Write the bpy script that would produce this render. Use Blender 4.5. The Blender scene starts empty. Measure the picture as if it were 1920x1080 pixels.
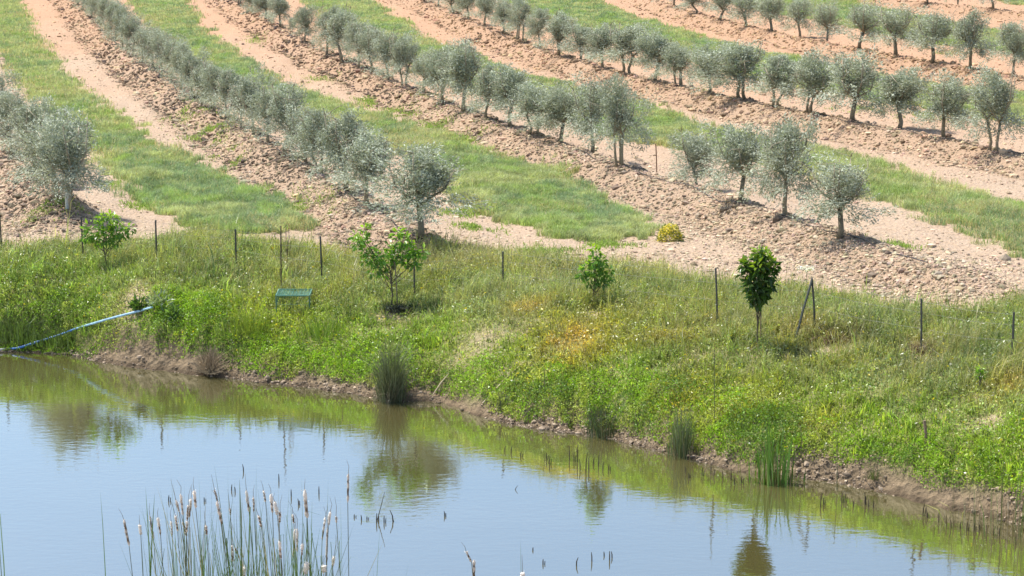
import bpy, math, random
import numpy as np
from mathutils import Vector

rng = np.random.default_rng(11)
random.seed(11)
scene = bpy.context.scene
COL = scene.collection

# ------------------------------------------------------------------ camera
F = 4330.0                      # focal length in pixels of the 1920 wide photograph
CAMH = 11.6                      # metres above the water
PITCH = math.atan(835.0 / F)
FWD = np.array([0, math.cos(PITCH), -math.sin(PITCH)])
UP = np.array([0, math.sin(PITCH), math.cos(PITCH)])
CAM = np.array([0, 0, CAMH])


def raydir(px, py):
    px = np.asarray(px, float); py = np.asarray(py, float)
    a = (px - 960) / F; b = (540 - py) / F
    return np.stack([a, FWD[1] + b * UP[1], FWD[2] + b * UP[2]], -1)


def project(P):
    d = P - CAM
    z = d @ FWD
    return 960 + F * d[..., 0] / z, 540 - F * (d @ UP) / z


# ------------------------------------------------------------------ noise
def _h(ix, iy, s):
    v = np.sin(ix * 127.1 + iy * 311.7 + s * 74.7) * 43758.5453
    return v - np.floor(v)


def vnoise(x, y, s=0):
    ix = np.floor(x); iy = np.floor(y)
    fx = x - ix; fy = y - iy
    fx = fx * fx * (3 - 2 * fx); fy = fy * fy * (3 - 2 * fy)
    a = _h(ix, iy, s); b = _h(ix + 1, iy, s); c = _h(ix, iy + 1, s); d = _h(ix + 1, iy + 1, s)
    return (a * (1 - fx) + b * fx) * (1 - fy) + (c * (1 - fx) + d * fx) * fy


def fbm(x, y, s=0, o=3):
    r = 0; a = .5; t = 0
    for i in range(o):
        r = r + a * vnoise(x, y, s + i); t += a; a *= .5; x = x * 2.03 + 7.1; y = y * 2.03 + 3.7
    return r / t


def sstep(a, b, x):
    t = np.clip((x - a) / (b - a), 0, 1)
    return t * t * (3 - 2 * t)


# ------------------------------------------------------------------ terrain
SLOPE = math.tan(math.radians(-1.0))
BASE = CAMH - 8.87


def plane_z(x, y):
    return BASE + SLOPE * np.minimum(y, 215) + .035 * np.clip(y - 215, 0, 500)


def ray_plane(px, py, lift=0.0):
    d = raydir(px, py)
    t = (CAMH - BASE - lift) / (d[..., 1] * SLOPE - d[..., 2])
    return CAM + d * t[..., None]


def ray_water(px, py):
    d = raydir(px, py)
    return CAM + d * (-CAMH / d[..., 2])[..., None]


EDGE_PX = [(-2000, 600), (-900, 628), (-500, 640), (-200, 652), (0, 660), (60, 661), (130, 664), (160, 673), (250, 690), (350, 702), (420, 709),
           (500, 719), (600, 731), (680, 744), (740, 752), (800, 754), (850, 763), (900, 781), (960, 796), (1030, 806),
           (1080, 813), (1130, 821), (1200, 837), (1260, 852), (1320, 868), (1370, 882), (1430, 896), (1500, 897), (1560, 906),
           (1620, 917), (1700, 936), (1760, 951), (1800, 960), (1860, 972), (1920, 988), (2100, 1040), (2400, 1140), (2800, 1270), (3400, 1330), (4200, 1370)]
EW = ray_water(*np.array(EDGE_PX, float).T)
EX, EY = EW[:, 0], EW[:, 1]


def edge_y(x):
    e = np.interp(x, EX, EY)
    return e + .16 * (fbm(x * 1.1, x * 0, 3) - .5) + .12 * (vnoise(x * 4, x * 0, 8) - .5)


# olive rows: (base x, base y, height, crown width) in photo pixels, from the pond end
ROWS = {
    'a': [(128, 393, 165, 92), (104, 374, 165, 112), (62, 322, 135, 92), (24, 284, 112, 80), (-8, 250, 112, 76)],
    'b': [(790, 445, 168, 150), (690, 384, 135, 105), (648, 358, 148, 100), (600, 326, 118, 82), (572, 306, 110, 70), (535, 288, 128, 74),
          (503, 268, 100, 62), (475, 255, 125, 78), (452, 240, 95, 58), (428, 224, 88, 56), (401, 210, 88, 58), (380, 197, 84, 54), (358, 183, 92, 56),
          (339, 168, 88, 54), (321, 155, 86, 54), (303, 141, 84, 52), (285, 127, 78, 50), (266, 117, 74, 48), (249, 104, 72, 46),
          (233, 92, 80, 50), (216, 74, 70, 46), (201, 58, 62, 44), (186, 43, 58, 42), (172, 30, 54, 40), (158, 18, 52, 38), (146, 8, 50, 36)],
    'c': [(1163, 312, 165, 92), (1110, 285, 145, 82), (1050, 268, 108, 78), (1000, 252, 96, 76), (958, 239, 112, 74), (912, 222, 98, 66),
          (868, 207, 130, 82), (830, 193, 98, 62), (795, 176, 78, 54), (760, 163, 98, 56), (728, 150, 92, 56), (698, 138, 88, 54), (672, 127, 84, 52),
          (640, 115, 96, 66), (612, 104, 90, 56), (572, 76, 66, 46), (547, 62, 27, 15), (525, 50, 56, 44), (497, 35, 50, 42), (474, 22, 46, 38), (452, 10, 44, 36)],
    'f': [(1573, 448, 150, 96), (1473, 405, 178, 100), (1388, 378, 144, 92), (1305, 346, 106, 62)],
    'd': [(1860, 282, 154, 86), (1770, 258, 118, 70), (1685, 240, 112, 76), (1597, 228, 130, 86), (1523, 215, 118, 72), (1455, 200, 94, 72),
          (1388, 186, 106, 80), (1328, 175, 96, 60), (1275, 162, 78, 60), (1228, 151, 88, 58), (1177, 138, 94, 74), (1130, 128, 80, 48), (1088, 113, 64, 46),
          (1048, 103, 80, 52), (1012, 90, 72, 40), (975, 78, 80, 54), (943, 63, 68, 44), (910, 49, 60, 42), (878, 36, 56, 40), (850, 25, 50, 38), (822, 12, 48, 36), (796, 2, 46, 36)],
    'e': [(1900, 142, 98, 56), (1820, 130, 106, 62), (1747, 118, 98, 66), (1680, 105, 92, 66), (1612, 92, 88, 62), (1553, 78, 80, 48), (1500, 69, 72, 50),
          (1447, 58, 66, 46), (1398, 50, 64, 46), (1350, 38, 58, 44), (1305, 25, 54, 42), (1264, 12, 50, 40)],
    'g': [(1862, 17, 70, 46), (1800, 11, 68, 44), (1737, 5, 66, 44)],
}
RIDGE_H = .50
RIDGES = []
for keys in (('a',), ('b',), ('f', 'c'), ('d',), ('e',), ('g',)):
    pts = [p for k in keys for p in ROWS[k]]
    P = ray_plane(*np.array([(p[0], p[1]) for p in pts], float).T, lift=RIDGE_H)
    deg = 3 if len(pts) > 6 else 1
    ys, xs = P[:, 1], P[:, 0]
    c = np.polyfit(ys, xs, deg)
    y0, y1 = ys.min(), ys.max()
    yy = np.linspace(y0, y1, 60)
    xx = np.polyval(c, yy)
    s0 = (xx[1] - xx[0]) / (yy[1] - yy[0]); s1 = (xx[-1] - xx[-2]) / (yy[-1] - yy[-2])
    near = 2.5 if 'b' in keys or 'a' in keys else 60
    yy = np.concatenate([[y0 - near], yy, [y1 + 300]])
    xx = np.concatenate([[xx[0] - s0 * near], xx, [xx[-1] + s1 * 300]])
    RIDGES.append((yy, xx, y0 - (1.2 if 'b' in keys or 'a' in keys else (5 if 'f' in keys else 60))))


def ridge(x, y):
    """ridge height and signed rock mask for the mounds the rows stand on"""
    h = np.zeros_like(x); rock = np.zeros_like(x)
    for yy, xx, yend in RIDGES:
        xr = np.interp(y, yy, xx)
        sl = (np.interp(y + 1, yy, xx) - np.interp(y - 1, yy, xx)) / 2
        d = (x - xr) / np.sqrt(1 + sl * sl)        # >0: right of the row (uphill side)
        d = d + .35 * (fbm(x * .5, y * .5, 21) - .5)
        fade = sstep(yend - 2.0, yend + .8, y)
        hh = np.where(d < 0, 1 - sstep(.15, 1.35, -d), 1 - .75 * sstep(.25, 1.1, d))
        hh = np.where(d > 1.1, .25 * (1 - sstep(1.1, 3.0, d)), hh)
        h = np.maximum(h, hh * fade * RIDGE_H)
        rk = sstep(-2.1, -1.2, d) * (1 - sstep(.25, .9, d)) * fade
        rock = np.maximum(rock, rk)
    return h, rock


def ground(x, y, full=False):
    x = np.asarray(x, float); y = np.asarray(y, float)
    e = edge_y(x)
    u = y - e
    P = plane_z(x, y)
    cb = np.interp(x, [-13, -8, -4, 1.5, 4.5, 8], [.44, .42, .24, .20, .30, .38])
    cut = cb * (.75 + .5 * fbm(x * .6, x * 0, 5)) * sstep(-.05, .42 + .25 * vnoise(x * .8, x * 0, 9), u)
    h = cut + (P - cb) * (1 - np.exp(-np.maximum(u - .3, 0) / np.interp(x, [-12, -8, -5, -2, 1, 3, 4.6, 8], [1.1, 1.3, 2.3, 2.2, 1.6, 1.8, 2.6, 2.3])))
    rough = .07 * (fbm(x * 2.2, y * 2.2, 31) - .5) + .16 * (fbm(x * .45, y * .45, 35, 2) - .5)
    h = h + rough * sstep(.2, 2.0, u)
    h = np.where(u < 0, np.maximum(-1.2, u * .45), h)
    h += (.13 * (fbm(x * 5, y * 5, 37, 3) - .5) + .10 * (vnoise(x * 9, y * 9, 39) - .5)) * sstep(-.1, .1, u) * (1 - sstep(.8, 1.4, u))
    rh, rk = ridge(x, y)
    h = h + rh * sstep(5.0, 8.5, u) + .10 * rk * (fbm(x * 4.5, y * 4.5, 41, 2) - .5)
    nearu = (30.3 + .8 * (vnoise(x * .2, x * 0, 55) - .5)) - y         # the near shore, below the picture
    h = np.where(y < 35, np.where(nearu > 0, np.minimum(nearu * .29, 7.6), np.maximum(-1.2, nearu * .35)), h)
    if full:
        return h, u, rk
    return h


def hit(px, py, lift=0.0):
    d = raydir(px, py)
    t = np.concatenate([np.linspace(36, 70, 900), np.linspace(70.1, 240, 900)])
    P = CAM + d[None, :] * t[:, None]
    f = P[:, 2] - ground(P[:, 0], P[:, 1]) - lift
    i = np.argmax(f < 0)
    if f[i] >= 0:
        i = len(t) - 1
    a = f[i - 1] / (f[i - 1] - f[i]) if f[i - 1] != f[i] else 0
    return CAM + d * (t[i - 1] + a * (t[i] - t[i - 1]))


def pxm(P):
    """photo pixels per metre at a world point"""
    return F / float((np.asarray(P) - CAM) @ FWD)


# ------------------------------------------------------------------ masks measured on the hillside
STRIPS = [
    [(-160, 40), (-60, 20), (0, -10), (35, -10), (60, 60), (110, 125), (160, 178), (215, 225), (265, 262), (330, 296), (400, 330), (470, 362), (518, 385),
     (545, 418), (500, 440), (420, 440), (350, 420), (310, 396), (270, 372), (235, 345), (190, 300), (130, 252), (70, 192), (25, 130), (-10, 95), (-160, 90)],
    [(240, -10), (335, -10), (380, 55), (450, 108), (520, 150), (600, 188), (690, 215), (760, 240), (830, 255), (900, 285), (1000, 310), (1060, 340), (1110, 370),
     (1170, 408), (1225, 432), (1180, 448), (1110, 452), (1050, 440), (1010, 424), (955, 412), (905, 394), (860, 372), (820, 330), (780, 296), (700, 262), (600, 228), (510, 185),
     (420, 140), (340, 98), (290, 58)],
    [(555, -10), (680, -10), (735, 36), (800, 74), (900, 113), (980, 140), (1060, 163), (1200, 195), (1290, 232), (1420, 262), (1540, 285), (1640, 310), (1720, 334), (1820, 366), (1940, 398), (2100, 440), (2300, 490), (2500, 535),
     (2450, 570), (2250, 560), (2100, 530), (1920, 470), (1850, 452), (1790, 428), (1700, 385), (1620, 358), (1500, 325), (1400, 300), (1290, 280), (1180, 262), (1060, 215), (960, 190), (860, 160), (760, 118), (660, 70)],
    [(920, -10), (1090, -10), (1160, 22), (1260, 55), (1360, 85), (1480, 110), (1600, 135), (1740, 160), (1920, 178), (2100, 200), (2600, 262), (2600, 330), (2100, 260), (1920, 232), (1840, 222), (1740, 196), (1640, 190), (1500, 165), (1400, 145), (1300, 115), (1200, 90), (1100, 62), (1000, 25)],
    [(1330, -10), (1560, -10), (1640, 14), (1740, 34), (1860, 58), (2000, 80), (2600, 170), (2600, 222), (2000, 120), (1900, 100), (1800, 86), (1700, 74), (1600, 52), (1500, 32), (1420, 18)],
    [(1840, -10), (2300, -10), (2600, 60), (2600, 100), (1990, 18), (1900, 8)],
]
TOPLINE = np.array([(-1400, 440), (-600, 452), (0, 452), (120, 452), (250, 446), (400, 440), (540, 446), (640, 458), (760, 478), (880, 474), (1000, 482), (1100, 482), (1240, 494), (1330, 516),
                    (1440, 536), (1550, 546), (1700, 566), (1800, 582), (1920, 572), (2700, 610), (3400, 640)], float)


def inpoly(px, py, poly):
    r = np.zeros(px.shape, bool)
    n = len(poly)
    for i in range(n):
        x0, y0 = poly[i]; x1, y1 = poly[(i + 1) % n]
        c = (y0 > py) != (y1 > py)
        with np.errstate(divide='ignore', invalid='ignore'):
            xi = (x1 - x0) * (py - y0) / (y1 - y0 if y1 != y0 else 1e-9) + x0
        r ^= c & (px < xi)
    return r


def plane_px(x, y):
    return project(np.stack([x, y, plane_z(x, y)], -1))


def strip_mask(x, y):
    m = np.zeros(x.shape)
    for k in range(3):
        jx = 1.7 * (fbm(x * .6 + k * 9, y * .35, 60 + k) - .5) + 1.3 * (vnoise(x * 3, y * 2, 63 + k) - .5)
        px, py = plane_px(x + jx, y)
        for poly in STRIPS:
            m += inpoly(px, py, poly) / 3
    return np.clip(m, 0, 1)


def meadow_mask(x, y):
    """1 on the bank between the water and the bare field"""
    px, py = plane_px(x, y)
    top = np.interp(px, TOPLINE[:, 0], TOPLINE[:, 1]) + np.interp(px, [0, 700, 1000], [15, 12, 6]) + 36 * (fbm(x * .5, y * .5, 71) - .5)
    m = sstep(-14, 16, py - top)
    for cx, cy, rx, ry, st_ in BARE:
        m = m * (1 - st_ * np.exp(-1.2 * (((x - cx) / rx) ** 2 + ((y - cy) / ry) ** 2)) * (.5 + vnoise(x * 4, y * 4, 73)).clip(0, 1.1).clip(0, 1))
    return m


BARE = []


def wp(px, py, rx, ry):
    """a patch on the ground: centre and radii in metres, read off the photograph"""
    P = hit(px, py); s = pxm(P)
    return P[0], P[1], rx / s, ry / s / max(.12, abs((P[2] - CAMH) / P[1]) + .12)


for a_, b_, c_, d_, e_ in [(900, 640, 75, 18, .6), (1560, 658, 80, 12, .9), (250, 578, 36, 26, .95), (1838, 742, 34, 8, .9), (1850, 790, 50, 10, .8), (1345, 615, 50, 8, .7), (1330, 670, 60, 12, .6),
                           (1000, 610, 60, 10, .4), (820, 560, 60, 12, .4), (1725, 668, 30, 8, .7), (960, 690, 60, 10, .5), (740, 590, 40, 8, .7), (1250, 800, 50, 8, .5)]:
    BARE.append((*wp(a_, b_, c_, d_), e_))
for a_, b_ in ((201, 512), (737, 586), (1115, 588), (1421, 668), (1345, 622), (1727, 672)):
    BARE.append((*wp(a_, b_, 30, 12), .75))

# ------------------------------------------------------------------ mesh helpers
def build(name, V, polys, mat, parent=None, cols=None, smooth=False, attrs=None, link=True):
    me = bpy.data.meshes.new(name)
    V = np.asarray(V, np.float32).reshape(-1, 3)
    polys = [np.asarray(p, np.int32) for p in polys if len(p)]
    me.vertices.add(len(V)); me.vertices.foreach_set('co', V.ravel())
    nl = sum(p.size for p in polys); npy = sum(len(p) for p in polys)
    me.loops.add(nl); me.polygons.add(npy)
    me.loops.foreach_set('vertex_index', np.concatenate([p.ravel() for p in polys]))
    tot = np.concatenate([np.full(len(p), p.shape[1], np.int32) for p in polys])
    st = np.concatenate([[0], np.cumsum(tot)[:-1]]).astype(np.int32)
    me.polygons.foreach_set('loop_start', st)
    me.polygons.foreach_set('use_smooth', np.full(npy, smooth))
    if cols is not None:
        a = me.color_attributes.new('col', 'FLOAT_COLOR', 'POINT')
        c = np.ones((len(V), 4), np.float32); c[:, :3] = cols
        a.data.foreach_set('color', c.ravel())
    for k, v in (attrs or {}).items():
        a = me.attributes.new(k, 'FLOAT', 'POINT'); a.data.foreach_set('value', np.asarray(v, np.float32).ravel())
    me.update(calc_edges=True); me.validate()
    if mat: me.materials.append(mat)
    o = bpy.data.objects.new(name, me)
    if link: COL.objects.link(o)
    if parent is not None: o.parent = parent
    return o


class MB:
    def __init__(self): self.V = []; self.Q = []; self.T = []; self.C = []; self.n = 0

    def add(self, V, Q=(), T=(), c=(1, 1, 1)):
        V = np.asarray(V, float).reshape(-1, 3)
        if len(Q): self.Q.append(np.asarray(Q, int).reshape(-1, 4) + self.n)
        if len(T): self.T.append(np.asarray(T, int).reshape(-1, 3) + self.n)
        c = np.asarray(c, float)
        self.C.append(np.broadcast_to(c, (len(V), 3)) if c.ndim == 1 else c)
        self.V.append(V); self.n += len(V)

    def tube(self, pts, rad, sides=6, c=(1, 1, 1)):
        pts = np.asarray(pts, float); k = len(pts)
        rad = np.broadcast_to(np.asarray(rad, float), (k,))
        tan = np.gradient(pts, axis=0); tan /= np.linalg.norm(tan, axis=1)[:, None] + 1e-9
        ref = np.array([0, 0, 1.]) if abs(tan[:, 2]).mean() < .8 else np.array([1., 0, 0])
        a = np.cross(tan, ref); a /= np.linalg.norm(a, axis=1)[:, None] + 1e-9
        b = np.cross(tan, a)
        th = np.arange(sides) * 2 * math.pi / sides
        R = pts[:, None, :] + rad[:, None, None] * (a[:, None, :] * np.cos(th)[None, :, None] + b[:, None, :] * np.sin(th)[None, :, None])
        V = np.concatenate([R.reshape(-1, 3), pts[:1], pts[-1:]])
        Q = []; T = []
        for i in range(k - 1):
            for j in range(sides):
                j2 = (j + 1) % sides
                Q.append((i * sides + j, i * sides + j2, (i + 1) * sides + j2, (i + 1) * sides + j))
        for j in range(sides):
            T.append((k * sides, (j + 1) % sides, j)); T.append((k * sides + 1, (k - 1) * sides + j, (k - 1) * sides + (j + 1) % sides))
        self.add(V, Q, T, c)

    def box(self, lo, hi, c=(1, 1, 1)):
        x0, y0, z0 = lo; x1, y1, z1 = hi
        V = [(x0, y0, z0), (x1, y0, z0), (x1, y1, z0), (x0, y1, z0), (x0, y0, z1), (x1, y0, z1), (x1, y1, z1), (x0, y1, z1)]
        self.add(V, [(0, 3, 2, 1), (4, 5, 6, 7), (0, 1, 5, 4), (1, 2, 6, 5), (2, 3, 7, 6), (3, 0, 4, 7)], (), c)

    def build(self, name, mat, parent=None, smooth=False, link=True):
        return build(name, np.concatenate(self.V), [np.concatenate(self.Q) if self.Q else [], np.concatenate(self.T) if self.T else []],
                     mat, parent, np.concatenate(self.C), smooth, link=link)


def blades(base, h, w, az, lean, col, bend=.5):
    """grass blades: V, quads, tris, colours. az: lean direction, lean: tip offset / height"""
    n = len(base)
    h = np.broadcast_to(h, (n,)).astype(float); w = np.broadcast_to(w, (n,)); lean = np.broadcast_to(lean, (n,))
    d = np.stack([np.cos(az), np.sin(az), np.zeros(n)], -1)
    fa = rng.uniform(0, 2 * math.pi, n)
    s = np.stack([np.cos(fa), np.sin(fa), np.zeros(n)], -1) * (w / 2)[:, None]
    up = np.array([0, 0, 1.])
    mid = base + d * (lean * h * .33)[:, None] + up * (h * .58)[:, None]
    tip = base + d * (lean * h)[:, None] + up * (h * (1 - .30 * np.minimum(lean, 1.5)))[:, None]
    V = np.stack([base - s, base + s, mid + s * .8, mid - s * .8, tip], 1).reshape(-1, 3)
    i = np.arange(n)[:, None] * 5
    return V, np.array([[0, 1, 2, 3]]) + i, np.array([[3, 2, 4]]) + i, np.repeat(col, 5, 0)


def leaves(cen, dirn, L, W, col, droop=.0, nrm=None):
    """broad or narrow leaves: two folded quads each (6 verts)"""
    n = len(cen)
    dirn = dirn / (np.linalg.norm(dirn, axis=1)[:, None] + 1e-9)
    r = rng.normal(size=(n, 3)) if nrm is None else nrm + rng.normal(size=(n, 3)) * .45
    s = np.cross(dirn, r); s /= np.linalg.norm(s, axis=1)[:, None] + 1e-9
    nn = np.cross(s, dirn)
    L = np.broadcast_to(L, (n,))[:, None]; W = np.broadcast_to(W, (n,))[:, None]
    b = cen; t = cen + dirn * L - nn * L * droop
    m = cen + dirn * L * .45 + nn * L * .06
    V = np.stack([b, m + s * W * .5, t, m - s * W * .5], 1).reshape(-1, 3)
    i = np.arange(n)[:, None] * 4
    return V, np.concatenate([np.array([[0, 1, 2]]) + i, np.array([[0, 2, 3]]) + i]), np.repeat(col, 4, 0)


def empty(name, loc, label, cat, group=None, rot=0):
    o = bpy.data.objects.new(name, None); COL.objects.link(o)
    o.empty_display_size = .2
    o.location = Vector(loc); o.rotation_euler = (0, 0, rot)
    tag(o, label, cat, group)
    return o


def tag(o, label=None, cat=None, group=None, kind=None):
    if label: o['label'] = label
    if cat: o['category'] = cat
    if group: o['group'] = group
    if kind: o['kind'] = kind
    return o


def copy_thing(src, loc, rot=0, scale=(1, 1, 1), label=None, group=None):
    r = src.copy(); COL.objects.link(r)
    r.location = Vector(loc); r.rotation_euler = (0, 0, rot); r.scale = scale
    if label: r['label'] = label
    if group: r['group'] = group
    for ch in list(src.children):
        c = ch.copy(); COL.objects.link(c); c.parent = r
        for g in list(ch.children):
            d = g.copy(); COL.objects.link(d); d.parent = c
    return r


# ------------------------------------------------------------------ materials
def newmat(name):
    m = bpy.data.materials.new(name); m.use_nodes = True
    nt = m.node_tree; nt.nodes.clear()
    return m, nt, nt.nodes.new('ShaderNodeOutputMaterial')


def N(nt, t, **kw):
    n = nt.nodes.new(t)
    for k, v in kw.items():
        if k.startswith('i_'):
            n.inputs[int(k[2:]) if k[2:].isdigit() else k[2:].replace('_', ' ')].default_value = v
        else:
            setattr(n, k, v)
    return n


def mixc(nt, fac, a, b, mode='MIX'):
    n = nt.nodes.new('ShaderNodeMix'); n.data_type = 'RGBA'; n.blend_type = mode
    for s, v in ((0, fac), (6, a), (7, b)):
        if hasattr(v, 'links') or isinstance(v, bpy.types.NodeSocket): nt.links.new(v, n.inputs[s])
        elif s == 0: n.inputs[0].default_value = v
        else: n.inputs[s].default_value = (*v, 1)
    return n.outputs[2]


def math_(nt, op, a, b=0.0, clamp=False):
    n = nt.nodes.new('ShaderNodeMath'); n.operation = op; n.use_clamp = clamp
    for i, v in enumerate((a, b)):
        if isinstance(v, bpy.types.NodeSocket): nt.links.new(v, n.inputs[i])
        else: n.inputs[i].default_value = v
    return n.outputs[0]


def attr(nt, name, out='Fac'):
    n = nt.nodes.new('ShaderNodeAttribute'); n.attribute_name = name
    return n.outputs[out]


def noise(nt, vec, scale, detail=4, rough=.55):
    n = nt.nodes.new('ShaderNodeTexNoise'); n.inputs['Scale'].default_value = scale
    n.inputs['Detail'].default_value = detail; n.inputs['Roughness'].default_value = rough
    if vec is not None: nt.links.new(vec, n.inputs['Vector'])
    return n.outputs['Fac']


def leafmat(name, trans=.35, rough=.45, spec=.4, back=None, gain=1.0, tcol=(1.15, 1.2, .5)):
    m, nt, out = newmat(name)
    c = attr(nt, 'col', 'Color')
    if back is not None:
        g = nt.nodes.new('ShaderNodeNewGeometry')
        c = mixc(nt, math_(nt, 'MULTIPLY', g.outputs['Backfacing'], back[3]), c, back[:3])
    p = N(nt, 'ShaderNodeBsdfPrincipled'); nt.links.new(c, p.inputs['Base Color'])
    p.inputs['Roughness'].default_value = rough; p.inputs['Specular IOR Level'].default_value = spec
    t = N(nt, 'ShaderNodeBsdfTranslucent')
    nt.links.new(mixc(nt, 1.0, c, tcol, 'MULTIPLY'), t.inputs['Color'])
    mx = N(nt, 'ShaderNodeMixShader'); mx.inputs[0].default_value = trans
    nt.links.new(p.outputs[0], mx.inputs[1]); nt.links.new(t.outputs[0], mx.inputs[2])
    nt.links.new(mx.outputs[0], out.inputs[0])
    return m


def plainmat(name, rough=.8, spec=.3, nscale=30, namt=.25, bump=.0, metallic=0.0):
    """colour from the 'col' attribute, mottled by noise"""
    m, nt, out = newmat(name)
    tc = N(nt, 'ShaderNodeTexCoord')
    c = attr(nt, 'col', 'Color')
    nz = noise(nt, tc.outputs['Object'], nscale)
    dark = mixc(nt, 1.0, c, (1 - namt * 1.6,) * 3, 'MULTIPLY'); lite = mixc(nt, 1.0, c, (1 + namt,) * 3, 'MULTIPLY')
    c = mixc(nt, nz, dark, lite)
    p = N(nt, 'ShaderNodeBsdfPrincipled'); nt.links.new(c, p.inputs['Base Color'])
    p.inputs['Roughness'].default_value = rough; p.inputs['Specular IOR Level'].default_value = spec; p.inputs['Metallic'].default_value = metallic
    if bump:
        b = N(nt, 'ShaderNodeBump'); b.inputs['Strength'].default_value = bump; b.inputs['Distance'].default_value = .02
        nt.links.new(nz, b.inputs['Height']); nt.links.new(b.outputs[0], p.inputs['Normal'])
    nt.links.new(p.outputs[0], out.inputs[0])
    return m


M_GRASS = leafmat('grass_blade', .45, .42, .45, tcol=(1.1, 1.15, .55))
M_STRIP = leafmat('strip_grass_blade', .45, .5, .3, tcol=(1.1, 1.12, .75))
M_OLIVE = leafmat('olive_leaf', .18, .55, .28, back=(.46, .50, .40, .6), tcol=(1, 1.05, .7))
M_BROAD = leafmat('broad_leaf', .45, .32, .6)
M_REED = leafmat('reed_leaf', .25, .45, .4)
M_BARK = plainmat('bark', .9, .2, 25, .35, .5)
M_STONE = plainmat('stone', .9, .2, 18, .22)
M_METAL = plainmat('painted_metal', .55, .4, 40, .3)
M_PLASTIC = plainmat('plastic', .4, .5, 30, .12)
M_DRY = plainmat('dry_stem', .9, .15, 60, .2)

# ground
m, nt, out = newmat('soil')
geo = N(nt, 'ShaderNodeNewGeometry'); pos = geo.outputs['Position']
n1 = noise(nt, pos, .35, 5); n2 = noise(nt, pos, 3.0, 6, .65); n3 = noise(nt, pos, 14, 4, .7)
vor = N(nt, 'ShaderNodeTexVoronoi'); vor.inputs['Scale'].default_value = 9; nt.links.new(pos, vor.inputs['Vector'])
vor2 = N(nt, 'ShaderNodeTexVoronoi'); vor2.inputs['Scale'].default_value = 22; nt.links.new(pos, vor2.inputs['Vector'])
c = mixc(nt, n2, (.30, .205, .13), (.48, .365, .25))
c = mixc(nt, math_(nt, 'MULTIPLY', n1, .55), c, (.50, .385, .265))
vc = N(nt, 'ShaderNodeSeparateColor'); nt.links.new(vor.outputs['Color'], vc.inputs[0])
c = mixc(nt, math_(nt, 'MULTIPLY', vc.outputs[0], .38), c, (.56, .46, .37))
vc2 = N(nt, 'ShaderNodeSeparateColor'); nt.links.new(vor2.outputs['Color'], vc2.inputs[0])
c = mixc(nt, math_(nt, 'MULTIPLY', vc2.outputs[1], .35), c, (.30, .20, .14))
c = mixc(nt, math_(nt, 'MULTIPLY', attr(nt, 'red'), .68), c, mixc(nt, n2, (.36, .175, .085), (.54, .31, .18)))
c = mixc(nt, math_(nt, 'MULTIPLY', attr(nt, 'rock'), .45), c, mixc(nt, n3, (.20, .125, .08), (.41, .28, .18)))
c = mixc(nt, attr(nt, 'bank'), c, mixc(nt, n2, (.085, .06, .036), (.33, .25, .16)))
gr = math_(nt, 'MULTIPLY', attr(nt, 'grass'), math_(nt, 'ADD', .62, math_(nt, 'MULTIPLY', n2, .5)), True)
c = mixc(nt, gr, c, mixc(nt, n3, (.12, .155, .035), (.26, .26, .09)))
c = mixc(nt, attr(nt, 'wet'), c, mixc(nt, n3, (.055, .04, .026), (.13, .095, .06)))
p = N(nt, 'ShaderNodeBsdfPrincipled'); nt.links.new(c, p.inputs['Base Color'])
p.inputs['Roughness'].default_value = .95; p.inputs['Specular IOR Level'].default_value = .15
b = N(nt, 'ShaderNodeBump'); b.inputs['Strength'].default_value = .75; b.inputs['Distance'].default_value = .10
nt.links.new(math_(nt, 'ADD', n3, math_(nt, 'MULTIPLY', vor.outputs['Distance'], .8)), b.inputs['Height'])
nt.links.new(b.outputs[0], p.inputs['Normal']); nt.links.new(p.outputs[0], out.inputs[0])
M_SOIL = m

# water
m, nt, out = newmat('pond_water')
geo = N(nt, 'ShaderNodeNewGeometry'); pos = geo.outputs['Position']
mp = N(nt, 'ShaderNodeMapping'); mp.inputs['Scale'].default_value = (.55, 1.0, 1); nt.links.new(pos, mp.inputs[0])
w1 = noise(nt, mp.outputs[0], 7.0, 3, .5); w2 = noise(nt, mp.outputs[0], .9, 3)
mp2 = N(nt, 'ShaderNodeMapping'); mp2.inputs['Scale'].default_value = (.12, .4, 1); nt.links.new(pos, mp2.inputs[0])
w3 = noise(nt, mp2.outputs[0], 1.0, 3)
hgt = math_(nt, 'MULTIPLY', math_(nt, 'ADD', w1, math_(nt, 'MULTIPLY', w2, 1.2)), math_(nt, 'ADD', .35, w3))
bp = N(nt, 'ShaderNodeBump'); bp.inputs['Strength'].default_value = .5; bp.inputs['Distance'].default_value = .0055
nt.links.new(hgt, bp.inputs['Height'])
df = N(nt, 'ShaderNodeBsdfDiffuse'); nt.links.new(mixc(nt, w3, (.075, .066, .022), (.105, .088, .034)), df.inputs[0])
gl = N(nt, 'ShaderNodeBsdfGlossy'); gl.inputs['Roughness'].default_value = .015; gl.inputs['Color'].default_value = (.90, .985, 1.0, 1)
nt.links.new(bp.outputs[0], gl.inputs['Normal'])
lw = N(nt, 'ShaderNodeFresnel'); lw.inputs[0].default_value = 2.0; nt.links.new(bp.outputs[0], lw.inputs['Normal'])
mx = N(nt, 'ShaderNodeMixShader'); nt.links.new(math_(nt, 'ADD', lw.outputs[0], .27, True), mx.inputs[0])
nt.links.new(df.outputs[0], mx.inputs[1]); nt.links.new(gl.outputs[0], mx.inputs[2]); nt.links.new(mx.outputs[0], out.inputs[0])
M_WATER = m

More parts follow.
